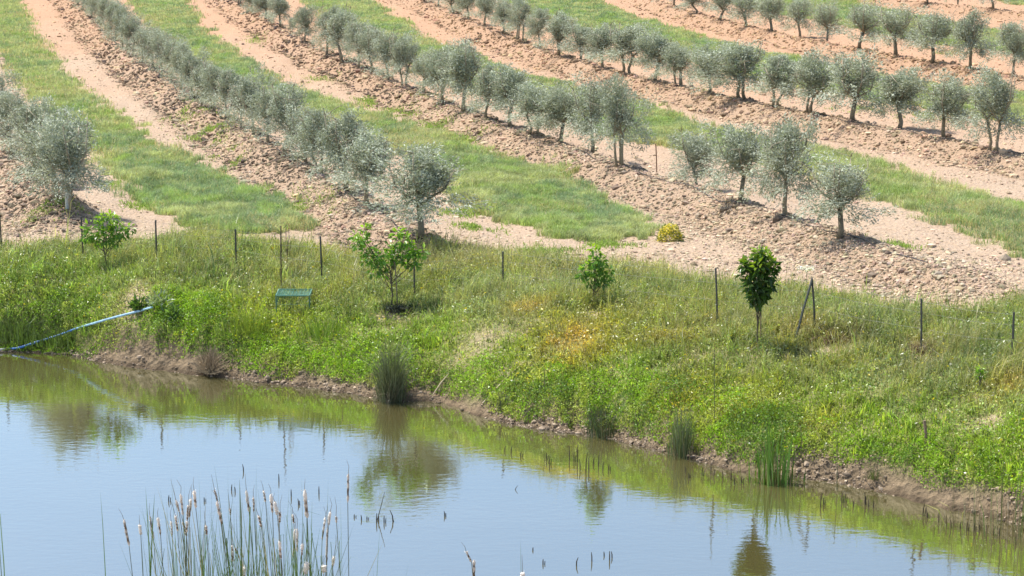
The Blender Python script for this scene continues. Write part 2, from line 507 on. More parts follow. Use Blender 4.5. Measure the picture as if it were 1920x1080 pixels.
# ------------------------------------------------------------------ ground and water
ac = np.linspace(-.245, .245, 620)
ao = .245 + np.cumsum(np.geomspace(.003, 1.2, 46))
A = np.concatenate([-ao[::-1], ac, ao])
ys = [np.linspace(-220, 18, 18), np.linspace(20, 37, 30), np.linspace(37.3, 60, 400)]
y = 60.0; l = []
while y < 190:
    y += max(.08, y * y / (F * 8.87) * 1.6); l.append(y)
ys += [np.array(l), np.geomspace(192, 5000, 50)]
Y = np.concatenate(ys)
gy, ga = np.meshgrid(Y, A, indexing='ij')
gx = ga * np.maximum(gy, 40)
gz, gu, grk = ground(gx, gy, True)
st = strip_mask(gx, gy) * (gu > 6)
md = meadow_mask(gx, gy) * sstep(.0, .4, gu - np.interp(gx, [-10.3, -9.2, -8, -4, 1.5, 5, 9], [.0, .30, .32, .30, .26, .36, .36]) + .4 * (fbm(gx * .9, gy * .9, 77) - .5))
md *= (gy > 35)
grass_m = np.clip(np.maximum(st, md), 0, 1)
bank_m = (1 - sstep(.5, 1.0, gu)) * (gy > 35)
wet_m = (1 - sstep(.02, .22, gu + .12 * (fbm(gx * 3, gy * 3, 81) - .5))) * (gy > 35)
pxs, pys = plane_px(gx, np.maximum(gy, 40))
red_m = sstep(60, 140, gy + .9 * gx + 40 * (fbm(gx * .12, gy * .12, 85) - .5)) * .9 * (gy > 40)
nr, ncol = gx.shape
idx = np.arange(nr * ncol).reshape(nr, ncol)
Q = np.stack([idx[:-1, :-1], idx[:-1, 1:], idx[1:, 1:], idx[1:, :-1]], -1).reshape(-1, 4)
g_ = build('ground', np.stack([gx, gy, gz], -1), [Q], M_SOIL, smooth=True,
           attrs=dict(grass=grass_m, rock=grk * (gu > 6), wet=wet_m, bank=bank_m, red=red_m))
tag(g_, 'stony tan hillside with bare tracks sloping down to the pond', 'ground', kind='structure')
xw = np.linspace(-90, 90, 2)
wv = [(-120, 20, 0), (120, 20, 0), (120, 75, 0), (-120, 75, 0)]
w_ = build('water', wv, [[(0, 1, 2, 3)]], M_WATER)
tag(w_, 'still murky pond reflecting the pale blue sky', 'pond', kind='structure')

# ------------------------------------------------------------------ grass colours
LIME = np.array([.26, .38, .045]); MID = np.array([.23, .31, .075]); DULL = np.array([.24, .29, .13]); DARK = np.array([.085, .14, .04])
STRAW = np.array([.58, .49, .28]); YEL = np.array([.42, .40, .07]); ORA = np.array([.60, .34, .09]); PALE = np.array([.42, .45, .25]); BROWN = np.array([.24, .17, .10])
PATCH = [(985, 582, 45, 14, ORA, .9, 1), (1240, 642, 70, 12, ORA, .8, 1), (1275, 742, 55, 24, ORA, .6, 1), (1730, 690, 60, 18, BROWN, .4, .9), (1500, 620, 40, 14, ORA, .5, 1), (940, 610, 70, 18, (.17, .24, .13), .7, .8), (560, 610, 60, 20, YEL, .4, 1), (1830, 660, 80, 30, (.13, .18, .06), .6, 1.1), (1230, 655, 90, 25, (.14, .20, .07), .5, 1.1), (330, 520, 150, 25, (.17, .24, .09), .5, 1),  # px, py, rx, ry, colour, strength, height factor
    (1070, 648, 75, 30, ORA, .95, .9), (1180, 600, 170, 45, YEL, .45, 1), (1420, 735, 120, 34, YEL, .5, 1), (1385, 765, 60, 14, ORA, .8, .8), (1530, 795, 55, 14, ORA, .7, .8),
    (470, 600, 70, 32, YEL, .6, 1.15), (640, 470, 60, 35, YEL, .4, 1), (930, 560, 150, 40, PALE, .4, 1), (1230, 510, 160, 30, STRAW, .5, 1.1), (880, 490, 150, 22, STRAW, .5, 1),
    (500, 455, 90, 16, STRAW, .5, 1), (250, 570, 45, 26, STRAW, .8, .6), (900, 640, 80, 22, STRAW, .5, .35), (1560, 655, 80, 14, BROWN, .6, .35), (1570, 632, 60, 16, BROWN, .8, .8), (1725, 655, 45, 14, BROWN, .8, .7),
    (1345, 608, 45, 12, BROWN, .6, .8), (740, 585, 55, 14, DARK, .8, .6), (80, 600, 110, 45, DARK, .55, 1.2), (150, 520, 200, 40, DULL, .3, 1.1), (1650, 600, 160, 30, DULL, .55, 1.2),
    (1700, 700, 170, 40, DULL, .4, .8), (1890, 730, 60, 25, ORA, .35, 1), (30, 645, 70, 30, DARK, .8, 1.2), (1000, 700, 60, 16, STRAW, .3, .7), (1850, 780, 90, 20, PALE, .4, .7),
    (300, 630, 180, 22, LIME, .8, .55), (560, 665, 150, 26, LIME, .8, .6), (700, 690, 120, 26, LIME, .6, .7), (1130, 760, 160, 40, LIME, .6, .8), (900, 690, 120, 40, LIME, .5, .9), (1400, 800, 160, 36, LIME, .7, .7), (1650, 850, 170, 45, LIME, .6, .8),
    (420, 640, 70, 18, DARK, .4, .8), (690, 560, 90, 30, DULL, .4, 1), (1260, 690, 150, 40, MID, .4, 1.2), (60, 560, 140, 30, MID, .6, 1.1)]
PW = [(*wp(a, b, c, d), col, s, hf) for a, b, c, d, col, s, hf in PATCH]


def bank_style(x, y, u):
    n = len(x)
    t = sstep(1.6, 4.2, u + 2.0 * (fbm(x * .5, y * .5, 91) - .5))
    col = LIME * (1 - t)[:, None] + (MID * .55 + DULL * .45) * t[:, None]
    k = .5 + (fbm(x * .8, y * .8, 95) - .5) * (.25 + .75 * t); k2 = .5 + (fbm(x * 2.6, y * 2.6, 97) - .5) * (.4 + .6 * t)
    col = col * (1 - .55 * sstep(.5, .75, k))[:, None] + (DULL * .55 * sstep(.5, .75, k)[:, None])
    col = col * (1 - .5 * sstep(.52, .72, k2))[:, None] + YEL * (.5 * sstep(.52, .72, k2))[:, None]
    col = col * (1 - .6 * (1 - sstep(.28, .42, k2)))[:, None] + DARK * (.6 * (1 - sstep(.28, .42, k2)))[:, None]
    hf = np.interp(u, [0, .6, 2.5, 5, 9], [.07, .10, .15, .23, .20]) * (.6 + .8 * fbm(x * 1.3, y * 1.3, 99))
    for cx, cy, rx, ry, c, s, h in PW:
        d = ((x - cx) / rx) ** 2 + ((y - cy) / ry) ** 2
        w = np.exp(-d * 1.1) * s * (.45 + 1.1 * vnoise(x * 5, y * 5, 101))
        w = np.clip(w, 0, 1)
        col = col * (1 - w)[:, None] + c * w[:, None]
        hf = hf * (1 + (h - 1) * np.clip(w, 0, 1))
    col = col * rng.uniform(.72, 1.3, (n, 1)) * (1 + rng.normal(0, .06, (n, 3)))
    return np.clip(col, .01, .8), hf


TUFT = None
# bank grass ------------------------------------------------------
def bank_points(n):
    px = rng.uniform(-260, 2180, n); 
    m_ = n // 11
    tx = np.repeat(rng.uniform(-24, 24, m_), 11); tu = np.repeat(rng.uniform(-.1, 13, m_), 11)
    tr = np.repeat(np.exp(rng.normal(-2.5, .5, m_)), 11)
    x = tx + rng.normal(0, 1, len(tx)) * tr; u = tu + rng.normal(0, 1, len(tx)) * tr
    y = edge_y(x) + u
    global TUFT
    TUFT = np.stack([np.repeat(np.exp(rng.normal(0, .45, m_)), 11), np.repeat(np.exp(rng.normal(-.04, .46, m_)), 11), np.repeat(rng.uniform(0, 1, m_), 11), np.repeat(rng.uniform(0, 6.28, m_), 11)], -1)
    k = (meadow_mask(x, y) > rng.uniform(0, 1, len(x))) & (np.abs(x / y) < .43)
    TUFT = TUFT[k]
    return x[k], y[k], u[k]


x, y_, u = bank_points(1120000)
gap = fbm(x * 1.7, y_ * 1.7, 103)
keep = rng.uniform(0, 1, len(x)) < np.where(u < 1.8, 1.0, .35 + 1.3 * sstep(.25, .55, gap))
bare_w = np.interp(x, [-10.3, -9.2, -8, -4, 1.5, 5, 9], [.0, .30, .32, .30, .26, .36, .36])
edgek = sstep(-.08, .12, u - bare_w + .45 * (fbm(x * 1.2, y_ * 1.2, 105) - .5))
keep &= rng.uniform(0, 1, len(x)) < edgek
x, y_, u = x[keep], y_[keep], u[keep]; TUFT = TUFT[keep]
col, hf = bank_style(x, y_, u)
n = len(x)
base = np.stack([x, y_, ground(x, y_) - .01], -1)
kind = rng.uniform(0, 1, n)
h = hf * rng.uniform(.5, 1.3, n) * TUFT[:, 0]; w = rng.uniform(.008, .018, n)
col = np.clip(col * TUFT[:, 1:2], .012, .8)
pal = (TUFT[:, 2] > .90) & (u > 1.6)
col[pal] = col[pal] * .4 + np.array([.40, .42, .22]) * .6  # pale tufts put specular sparkle into the blade colour
strw = (TUFT[:, 2] > .12) & (TUFT[:, 2] < .12 + .30 * sstep(2.0, 6.0, u) * sstep(.4, .6, fbm(x * .7, y_ * .7, 183)))
col[strw] = col[strw] * .35 + STRAW * .60 * rng.uniform(.7, 1.2, (strw.sum(), 1))
gry = (TUFT[:, 2] < .12) & (u > 1.6)
col[gry] = col[gry] * .4 + np.array([.17, .24, .12]) * .6
tall = (kind > .86) & (u > 2.2)
h[tall] *= 1.35; w[tall] *= .6
col[tall] = STRAW * rng.uniform(.6, 1.25, (tall.sum(), 1)) * .55 + col[tall] * .5
low = kind < .25
h[low] *= .55; w[low] *= 2.0
V, Qs, Ts, C = blades(base, h, w, TUFT[:, 3] + rng.normal(0, .9, n), rng.uniform(.1, 1.1, n), col)
o = build('grass', V, [Qs, Ts], M_GRASS, cols=C)
tag(o, 'rough green and yellowing grass covering the pond bank', 'grass', kind='stuff')

n = 90000
x, y_, u = bank_points(n)
k = (u > 2.8) & (rng.uniform(0, 1, len(x)) < .8 * sstep(.47, .62, fbm(x * .75, y_ * .75, 115)))
x, y_, u = x[k], y_[k], u[k]; n = len(x)
col, hf = bank_style(x, y_, u)
col = col * .55 + STRAW * .45 * rng.uniform(.5, 1.1, (n, 1))
V, Qs, Ts, C = blades(np.stack([x, y_, ground(x, y_) - .01], -1), rng.uniform(.3, .7, n), rng.uniform(.004, .008, n), rng.normal(-.3, 1.0, n), rng.uniform(.05, .55, n), np.clip(col, .01, .8))
o = build('seed_stalks', V, [Qs, Ts], M_GRASS, cols=C)
tag(o, 'tall thin seeding grass stalks along the top of the bank', 'grass', kind='stuff')

# leafy weeds and seed heads mixed in the meadow, one mass
n = 360000
x, y_, u = bank_points(n)
k = (u > .5) & (rng.uniform(0, 1, len(x)) < .35 + .8 * sstep(.45, .6, fbm(x * .9, y_ * .9, 111)))
x, y_, u = x[k], y_[k], u[k]
col, hf = bank_style(x, y_, u)
n = len(x)
z = ground(x, y_) + hf * rng.uniform(.3, 1.1, n)
cen = np.stack([x, y_, z], -1)
dirn = rng.normal(size=(n, 3)); dirn[:, 2] = np.abs(dirn[:, 2]) * .6
L = rng.uniform(.03, .075, n)
col = col * rng.uniform(.7, 1.6, (n, 1))
fw = rng.uniform(0, 1, n)
pw = (fw > .5) & (fw < .62) & (u > 1.5)
col[pw] = col[pw] * .4 + np.array([.52, .55, .36]) * .6  # paler leaves, small sunlit highlights painted into the colour
col[fw < .02] = (.80, .62, .04)
col[(fw > .02) & (fw < .045)] = (.72, .72, .62)
V, T, C = leaves(cen, dirn, L, L * .5, col)
o = build('weeds', V, [T], M_BROAD, cols=C)
tag(o, 'small leafy weeds scattered through the bank grass', 'weeds', kind='stuff')

# low soft turf hugging the water's edge: small leaves over little mounds
n = 330000
x = rng.uniform(-23, 21, n); u = rng.uniform(0, 2.6, n); y_ = edge_y(x) + u
bw_ = np.interp(x, [-10.3, -9.2, -8, -4, 1.5, 5, 9], [.0, .30, .32, .30, .26, .36, .36])
ee = u - bw_ + .45 * (fbm(x * 1.2, y_ * 1.2, 105) - .5)
tt_ = 1 - sstep(.7, 1.9, u + 2.6 * (fbm(x * .5, y_ * .5, 171) - .5))
k = (rng.uniform(0, 1, n) < sstep(-.1, .06, ee) * tt_) & (meadow_mask(x, y_) > rng.uniform(0, 1, n))
x, y_, u = x[k], y_[k], u[k]; n = len(x)
mound = .16 * sstep(.3, .75, fbm(x * 1.4, y_ * 1.8, 173)) + .05 * fbm(x * 6, y_ * 6, 175)
z = ground(x, y_) + mound * rng.uniform(.2, 1.05, n)
col = np.array([.25, .41, .03]) * (1 - .0 * x)[:, None]
a_ = sstep(.45, .65, fbm(x * 1.1, y_ * 1.1, 177))[:, None]
col = col * (1 - a_) + np.array([.15, .25, .045]) * a_
b_ = sstep(.55, .7, fbm(x * 2.1, y_ * 2.1, 179))[:, None]
col = col * (1 - b_) + np.array([.36, .42, .09]) * b_
col = col * np.exp(rng.normal(0, .30, (n, 1)))
dirn = rng.normal(size=(n, 3)); dirn[:, 2] = np.abs(dirn[:, 2]) * .7 + .1
L = rng.uniform(.025, .055, n)
V, T, C = leaves(np.stack([x, y_, z], -1), dirn, L, L * .55, np.clip(col, .01, .8))
o = build('turf', V, [T], M_GRASS, cols=C)
tag(o, 'low bright lime green turf hugging the water edge', 'turf', kind='stuff')

# grass strips between the olive rows ------------------------------
allx = []; ally = []
for poly in STRIPS:
    a = np.array(poly, float)
    ar = (a[:, 0].max() - a[:, 0].min()) * (a[:, 1].max() - a[:, 1].min())
    nn = int(ar * 2.1)
    px = rng.uniform(a[:, 0].min() - 15, a[:, 0].max() + 15, nn); py = rng.uniform(max(a[:, 1].min(), -25) - 8, a[:, 1].max() + 8, nn)
    P = ray_plane(px, py)
    allx.append(P[:, 0]); ally.append(P[:, 1])
x = np.concatenate(allx); y_ = np.concatenate(ally)
k = strip_mask(x, y_) * (.05 + 1.5 * fbm(x * .9, y_ * .55, 129)) > rng.uniform(.08, .95, len(x))
x, y_ = x[k], y_[k]
n = len(x)
lod = y_ / 60
k1 = fbm(x * .35, y_ * .2, 121); k2 = fbm(x * 1.2, y_ * .7, 123)
col = np.tile(np.array([.285, .325, .155]), (n, 1))
col = col + (np.array([.19, .26, .14]) - col) * sstep(.35, .6, k1)[:, None]
col = col + (np.array([.37, .40, .19]) - col) * (.75 * sstep(.5, .7, k2))[:, None]
col = col + (np.array([.25, .34, .10]) - col) * (.7 * (1 - sstep(.3, .45, k2)))[:, None]
col *= rng.uniform(.75, 1.28, (n, 1)) * np.exp(.55 * (vnoise(x * 5, y_ * 2.5, 127) - .5))[:, None]
dry = rng.uniform(0, 1, n) < .05 + .3 * sstep(.5, .68, fbm(x * .5, y_ * .3, 133))
col[dry] = STRAW * .8 * rng.uniform(.7, 1.1, (dry.sum(), 1))
base = np.stack([x, y_, ground(x, y_) - .01], -1)
h = (.10 + .25 * fbm(x * 1.6, y_ * .9, 125)) * rng.uniform(.5, 1.3, n)
V, Qs, Ts, C = blades(base, h, rng.uniform(.010, .02, n) * lod, rng.uniform(0, 6.28, n), rng.uniform(.1, .9, n), np.clip(col * 1.28, .01, .8))
o = build('strip_grass', V, [Qs, Ts], M_STRIP, cols=C)
tag(o, 'green grass strips running between the olive rows', 'grass', kind='stuff')

# weed patches on the bare tracks: low green mats
WEEDS = [(690, 190, 26, 8, 1), (815, 238, 30, 9, 1), (870, 262, 40, 9, .7), (390, 258, 40, 16, .8), (430, 300, 26, 10, .9), (350, 225, 40, 12, .5), (900, 290, 40, 9, .5), (1150, 460, 40, 6, .8),
         (420, 415, 60, 20, .5), (860, 400, 40, 10, .4), (900, 430, 40, 8, .5), (480, 75, 20, 8, .8), (600, 150, 40, 8, .4), (760, 210, 60, 12, .6), (1340, 190, 20, 5, .5), (1600, 205, 50, 6, .6), (1740, 215, 50, 8, .6),
         (1690, 470, 40, 8, .3), (270, 380, 40, 10, .5), (210, 350, 30, 8, .4), (560, 400, 60, 20, .5), (1010, 470, 60, 10, .4), (100, 420, 60, 10, .3), (1780, 100, 30, 5, .5)]
xs_, ys_, ss = [], [], []
for a, b_, c_, d_, s in WEEDS:
    P0 = hit(a, b_)
    nn = int(1500 * s * (c_ * d_) / 250)
    q = rng.normal(size=(nn, 2)) * .6
    P = ray_plane(a + q[:, 0] * c_, b_ + q[:, 1] * d_)
    xs_.append(P[:, 0]); ys_.append(P[:, 1])
x = np.concatenate(xs_); y_ = np.concatenate(ys_); n = len(x)
base = np.stack([x, y_, ground(x, y_)], -1)
col = np.array([.25, .36, .08]) * rng.uniform(.6, 1.4, (n, 1))
k = rng.uniform(0, 1, n) < sstep(.35, .6, fbm(x * 1.5, y_ * .9, 161))
base = base[k]; col = col[k]; n = len(base)
V, Qs, Ts, C = blades(base, rng.uniform(.03, .14, n), rng.uniform(.012, .03, n), rng.uniform(0, 6.28, n), rng.uniform(.3, 1.2, n), col)
o = build('track_weeds', V, [Qs, Ts], M_STRIP, cols=C)
tag(o, 'patchy low green weeds growing on the bare tracks', 'weeds', kind='stuff')

# ------------------------------------------------------------------ stones
ico = np.array([(0, 0, 1), (.894, 0, .447), (.276, .851, .447), (-.724, .526, .447), (-.724, -.526, .447), (.276, -.851, .447),
                (.724, .526, -.447), (-.276, .851, -.447), (-.894, 0, -.447), (-.276, -.851, -.447), (.724, -.526, -.447), (0, 0, -1)])
icf = np.array([(0, 1, 2), (0, 2, 3), (0, 3, 4), (0, 4, 5), (0, 5, 1), (1, 6, 2), (2, 7, 3), (3, 8, 4), (4, 9, 5), (5, 10, 1),
                (2, 6, 7), (3, 7, 8), (4, 8, 9), (5, 9, 10), (1, 10, 6), (6, 11, 7), (7, 11, 8), (8, 11, 9), (9, 11, 10), (10, 11, 6)])


def stones(P, size, col):
    n = len(P)
    V = ico[None] * rng.uniform(.6, 1.25, (n, 12, 1))
    sc = rng.uniform(.6, 1.3, (n, 1, 3)); sc[..., 2] *= .7
    V = V * sc * size[:, None, None]
    th = rng.uniform(0, 6.28, n); cth, sth = np.cos(th)[:, None], np.sin(th)[:, None]
    X = V[..., 0] * cth - V[..., 1] * sth; Yv = V[..., 0] * sth + V[..., 1] * cth
    V = np.stack([X, Yv, V[..., 2]], -1) + P[:, None]
    T = (icf[None] + np.arange(n)[:, None, None] * 12).reshape(-1, 3)
    return V.reshape(-1, 3), T, np.repeat(col, 12, 0)


n = 600000
px = rng.uniform(-660, 2600, n); py = -25 + 600 * rng.uniform(0, 1, n)
P = ray_plane(px, py)
x, y_ = P[:, 0], P[:, 1]
hh, uu, rk = ground(x, y_, True)
sm = strip_mask(x, y_); mm = meadow_mask(x, y_)
clump = fbm(x * .9, y_ * .5, 131)
prob = (.03 + .13 * sstep(.45, .65, clump) + .85 * rk) * (1 - .97 * sm) * (1 - mm)
# rubble spread at the foot of the middle row and along the lower right track
for a, b_, c_, d_, s in [(1650, 470, 320, 40, .6), (1800, 520, 200, 40, .6), (1350, 440, 200, 40, .45), (1050, 330, 150, 40, .3), (700, 450, 200, 25, .3), (1150, 480, 200, 20, .35)]:
    cx, cy, rx, ry = wp(a, b_, c_, d_)
    prob += s * np.exp(-((x - cx) / rx) ** 2 - ((y_ - cy) / ry) ** 2) * (1 - sm) * (1 - .9 * mm)
k = rng.uniform(0, 1, n) < prob
x, y_, rk, hh = x[k], y_[k], rk[k], hh[k]
n = len(x)
size = np.exp(rng.normal(math.log(.025), .55, n)) * (1 + .25 * rk) * np.clip(y_ / 75, .8, 1.6)
size = np.clip(size, .015, .16)
red = sstep(60, 140, y_ + .9 * x)
col = np.array([.50, .39, .27]) * (1 - red)[:, None] + np.array([.50, .325, .19]) * red[:, None]
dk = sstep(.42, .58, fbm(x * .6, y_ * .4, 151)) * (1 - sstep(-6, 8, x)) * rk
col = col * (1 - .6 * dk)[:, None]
col = col * rng.uniform(.4, 1.45, (n, 1)) * (1 + rng.normal(0, .05, (n, 3)))
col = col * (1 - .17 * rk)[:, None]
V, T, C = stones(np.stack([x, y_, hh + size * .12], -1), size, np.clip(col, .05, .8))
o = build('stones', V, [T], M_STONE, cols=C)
tag(o, 'loose pinkish tan stones strewn over the mounds and tracks', 'stones', kind='stuff')

# bank shingle at the water's edge
n = 28000
x = rng.uniform(-22, 20, n); u = rng.uniform(-.12, 1, n) * np.interp(x, [-10.3, -9.2, -4, 1.5, 5, 9], [.05, .4, .38, .36, .55, .55])
y_ = edge_y(x) + u
k = fbm(x * .9, x * 0, 141) > rng.uniform(.25, .8, n)
x, y_ = x[k], y_[k]; n = len(x)
size = np.exp(rng.normal(math.log(.015), .55, n)); size = np.clip(size, .01, .09)
col = np.array([.27, .21, .15]) * np.where(rng.uniform(0, 1, (n, 1)) < .12, 2.0, 1) * rng.uniform(.35, 1.4, (n, 1))
V, T, C = stones(np.stack([x, y_, ground(x, y_) + size * .15], -1), size, np.clip(col, .04, .8))
o = build('shingle', V, [T], M_STONE, cols=C)
tag(o, 'small stones and clods along the muddy waterline', 'stones', kind='stuff')

# dark clods at the foot of the mounds
# ------------------------------------------------------------------ olive trees
def olive_template(seed, stems=1, open_=0.0, tall=1.0):
    """unit olive: 2.6 m tall, crown 1.5 m wide, base at the origin"""
    r = np.random.default_rng(seed)
    H, R = 2.6, .74
    tk = MB(); bark = np.array([.30, .265, .19])
    tops = []
    for s in range(stems):
        a = r.uniform(0, 6.28); sp = .0 if stems == 1 else .10
        b0 = np.array([math.cos(a) * sp, math.sin(a) * sp, -.12])
        hgt = r.uniform(.62, .80)
        pts = [b0, b0 + [r.normal(0, .02), r.normal(0, .02), .35], b0 + [r.normal(0, .05), r.normal(0, .05), hgt + .12]]
        rr = .038 if stems == 1 else .028
        tk.tube(pts, [rr * 1.35, rr, rr * .9], 7, bark * r.uniform(.8, 1.2)); tops.append(pts[-1])
    cl = []
    nl = 7
    for i in range(nl):
        t0 = tops[i % len(tops)]
        a = i * 6.28 / nl + r.uniform(-.4, .4)
        rad = R * r.uniform(.25, .62); zt = r.uniform(1.25, 2.15) * (1 if i % 3 else 1.0)
        tip = np.array([math.cos(a) * rad, math.sin(a) * rad, zt])
        mid = t0 * .5 + tip * .5 + np.array([math.cos(a) * .10, math.sin(a) * .10, .0])
        pts = np.array([t0, t0 * .7 + mid * .3 + [0, 0, .05], mid, tip])
        tk.tube(pts, [.026, .021, .014, .005], 5, bark * r.uniform(.8, 1.2))
        for f in (.45, .7, 1.0):
            p = t0 * (1 - f) + tip * f
            for _ in range(2):
                q = p + r.normal(0, .16, 3)
                tk.tube([p, (p + q) / 2 + r.normal(0, .02, 3), q], [.009, .007, .003], 4, bark)
    # leaf clumps through the crown
    ncl = 135
    LV, LT, LC = [], [], []
    off = 0
    lob = [(r.uniform(0, 6.28), r.uniform(-.8, .95), r.uniform(.15, .62)) for _ in range(6)]
    cz = 1.40
    for i in range(ncl):
        while True:
            d = r.normal(size=3); d /= np.linalg.norm(d)
            f = r.uniform(.25, 1.0) ** .5
            rr = 1.0
            az = math.atan2(d[1], d[0])
            for la, le, lr in lob:
                rr += lr * max(0, math.cos(az - la)) ** 3 * max(0, 1 - abs(d[2] - le)) - .10
            c = d * f * rr * np.array([R * .80, R * .80, 1.0])
            c[2] += cz
            if i % 4 == 0:
                a_ = r.uniform(0, 6.28); q_ = R * r.uniform(.2, .9)
                c = np.array([math.cos(a_) * q_, math.sin(a_) * q_, r.uniform(.50, .95)])
            if c[2] > .46: break
        nl_ = int(r.uniform(44, 100) * (1 - open_))
        out = c - np.array([0, 0, 1.1]); out /= np.linalg.norm(out)
        axis = out * .7 + np.array([0, 0, .75]) * (1 if c[2] > 1.2 else -.1) + r.normal(0, .25, 3); axis /= np.linalg.norm(axis)
        sl = r.uniform(.10, .22) if r.uniform() < .82 else r.uniform(.22, .38)
        t = r.uniform(-1, 1, nl_)
        cen = c + axis * (t * sl)[:, None] + r.normal(0, .056, (nl_, 3)) * (1.15 - .5 * t)[:, None]
        dirn = axis * .9 + r.normal(0, .6, (nl_, 3))
        L = r.uniform(.05, .082, nl_)
        col = np.array([.35, .38, .285]) * r.uniform(.66, 1.34) * r.uniform(.75, 1.25, (nl_, 1))
        V, T, C = leaves(cen, dirn, L, L * .30, col)
        LV.append(V); LT.append(T + off); LC.append(C); off += len(V)
    V = np.concatenate(LV)
    return tk, V, np.concatenate(LT), np.concatenate(LC), np.percentile(V[:, 2], 99.5), 2 * np.percentile(np.abs(V[:, :2]), 92)


ORD = ['first', 'second', 'third', 'fourth', 'fifth', 'sixth', 'seventh', 'eighth', 'ninth', 'tenth', 'eleventh', 'twelfth', 'thirteenth', 'fourteenth', 'fifteenth',
       'sixteenth', 'seventeenth', 'eighteenth', 'nineteenth', 'twentieth', 'twenty-first', 'twenty-second', 'twenty-third', 'twenty-fourth', 'twenty-fifth', 'twenty-sixth']
ROWTXT = {'a': ('{} from the pond end of the row at the left edge', 'olive trees of the row at the left edge'),
          'b': ('{} from the pond end of the row ending behind the two-stemmed sapling', 'olive trees of the row ending behind the two-stemmed sapling'),
          'c': ('{} uphill from the rusty stake in the row behind it', 'olive trees of the row uphill from the rusty stake'),
          'f': ('{} from the pond of the four between rusty stake and brace post', 'four olive trees between the rusty stake and the brace post'),
          'd': ('{} from the right in the long row next above the rusty stake', 'olive trees of the long row above the rusty stake'),
          'e': ('{} from the right in the second row from the top', 'olive trees of the second row from the top'),
          'g': ('{} from the right in the topmost row, crown out of view', 'olive trees of the topmost row')}
TEMPL = []
for i in range(16):
    TEMPL.append(olive_template(100 + i, stems=(1, 1, 2, 1, 3, 1, 1, 2, 1, 1, 1, 2, 1, 1, 3, 1)[i], open_=(0, .1, 0, .2, .1, 0, .3, .1, .05, .4, .15, 0, .35, .1, .2, 0)[i]))
olive_src = {}


def olive_instance(ti, loc, rot, scale, label, group):
    if ti not in olive_src:
        root = empty('olive_tree', loc, label, 'olive tree', group, rot); root.scale = scale
        tk, V, T, C = TEMPL[ti][:4]
        tk.build('trunk', M_BARK, root, True)
        build('crown', V, [T], M_OLIVE, root, C)
        olive_src[ti] = root
        return root
    return copy_thing(olive_src[ti], loc, rot, scale, label, group)


cnt = 0
FORCE = {('b', 0): 3, ('c', 0): 4, ('f', 1): 0, ('f', 0): 9, ('a', 1): 5, ('d', 0): 2}
for key in ('a', 'b', 'c', 'f', 'd', 'e', 'g'):
    txt, grp = ROWTXT[key]
    for i, (bx, by, hp, wpx) in enumerate(ROWS[key]):
        P = ray_plane(np.array([bx], float), np.array([by], float), RIDGE_H)[0]
        P[2] = ground(P[0:1], P[1:2])[0]
        # slide along the view ray so that the foot sits on the ground
        for _ in range(3):
            P = ray_plane(np.array([bx], float), np.array([by], float), P[2] - plane_z(P[0], P[1]))[0]
            P[2] = ground(P[0:1], P[1:2])[0]
        s = pxm(P)
        hm, wm = hp / s / math.cos(PITCH), wpx / s * {'a': .92, 'b': .86 if i else .98, 'c': .90, 'f': 1.02, 'd': 1.02, 'e': 1.0, 'g': .95}[key]
        ti = FORCE.get((key, i), int(rng.integers(0, 16)))
        sz = hm / TEMPL[ti][4]; sx = 1.06 * wm / TEMPL[ti][5]
        sx = min(max(sx, sz * .5), sz * 2.3)
        ratio = sx / sz
        if hp < 30:
            look = 'tiny young olive,'
        elif ratio > 1.12: look = 'broad silvery olive,'
        elif ratio < .86: look = 'slim silvery olive,'
        else: look = 'silvery olive,'
        lab = look + ' ' + txt.format(ORD[i])
        tr_ = olive_instance(ti, P, rng.uniform(0, 6.28), (sx * rng.uniform(.88, 1.14), sx * rng.uniform(.88, 1.14), sz), lab, grp)
        tr_.rotation_euler[0] = rng.normal(0, .05); tr_.rotation_euler[1] = rng.normal(0, .05)
        cnt += 1
print('olives', cnt)

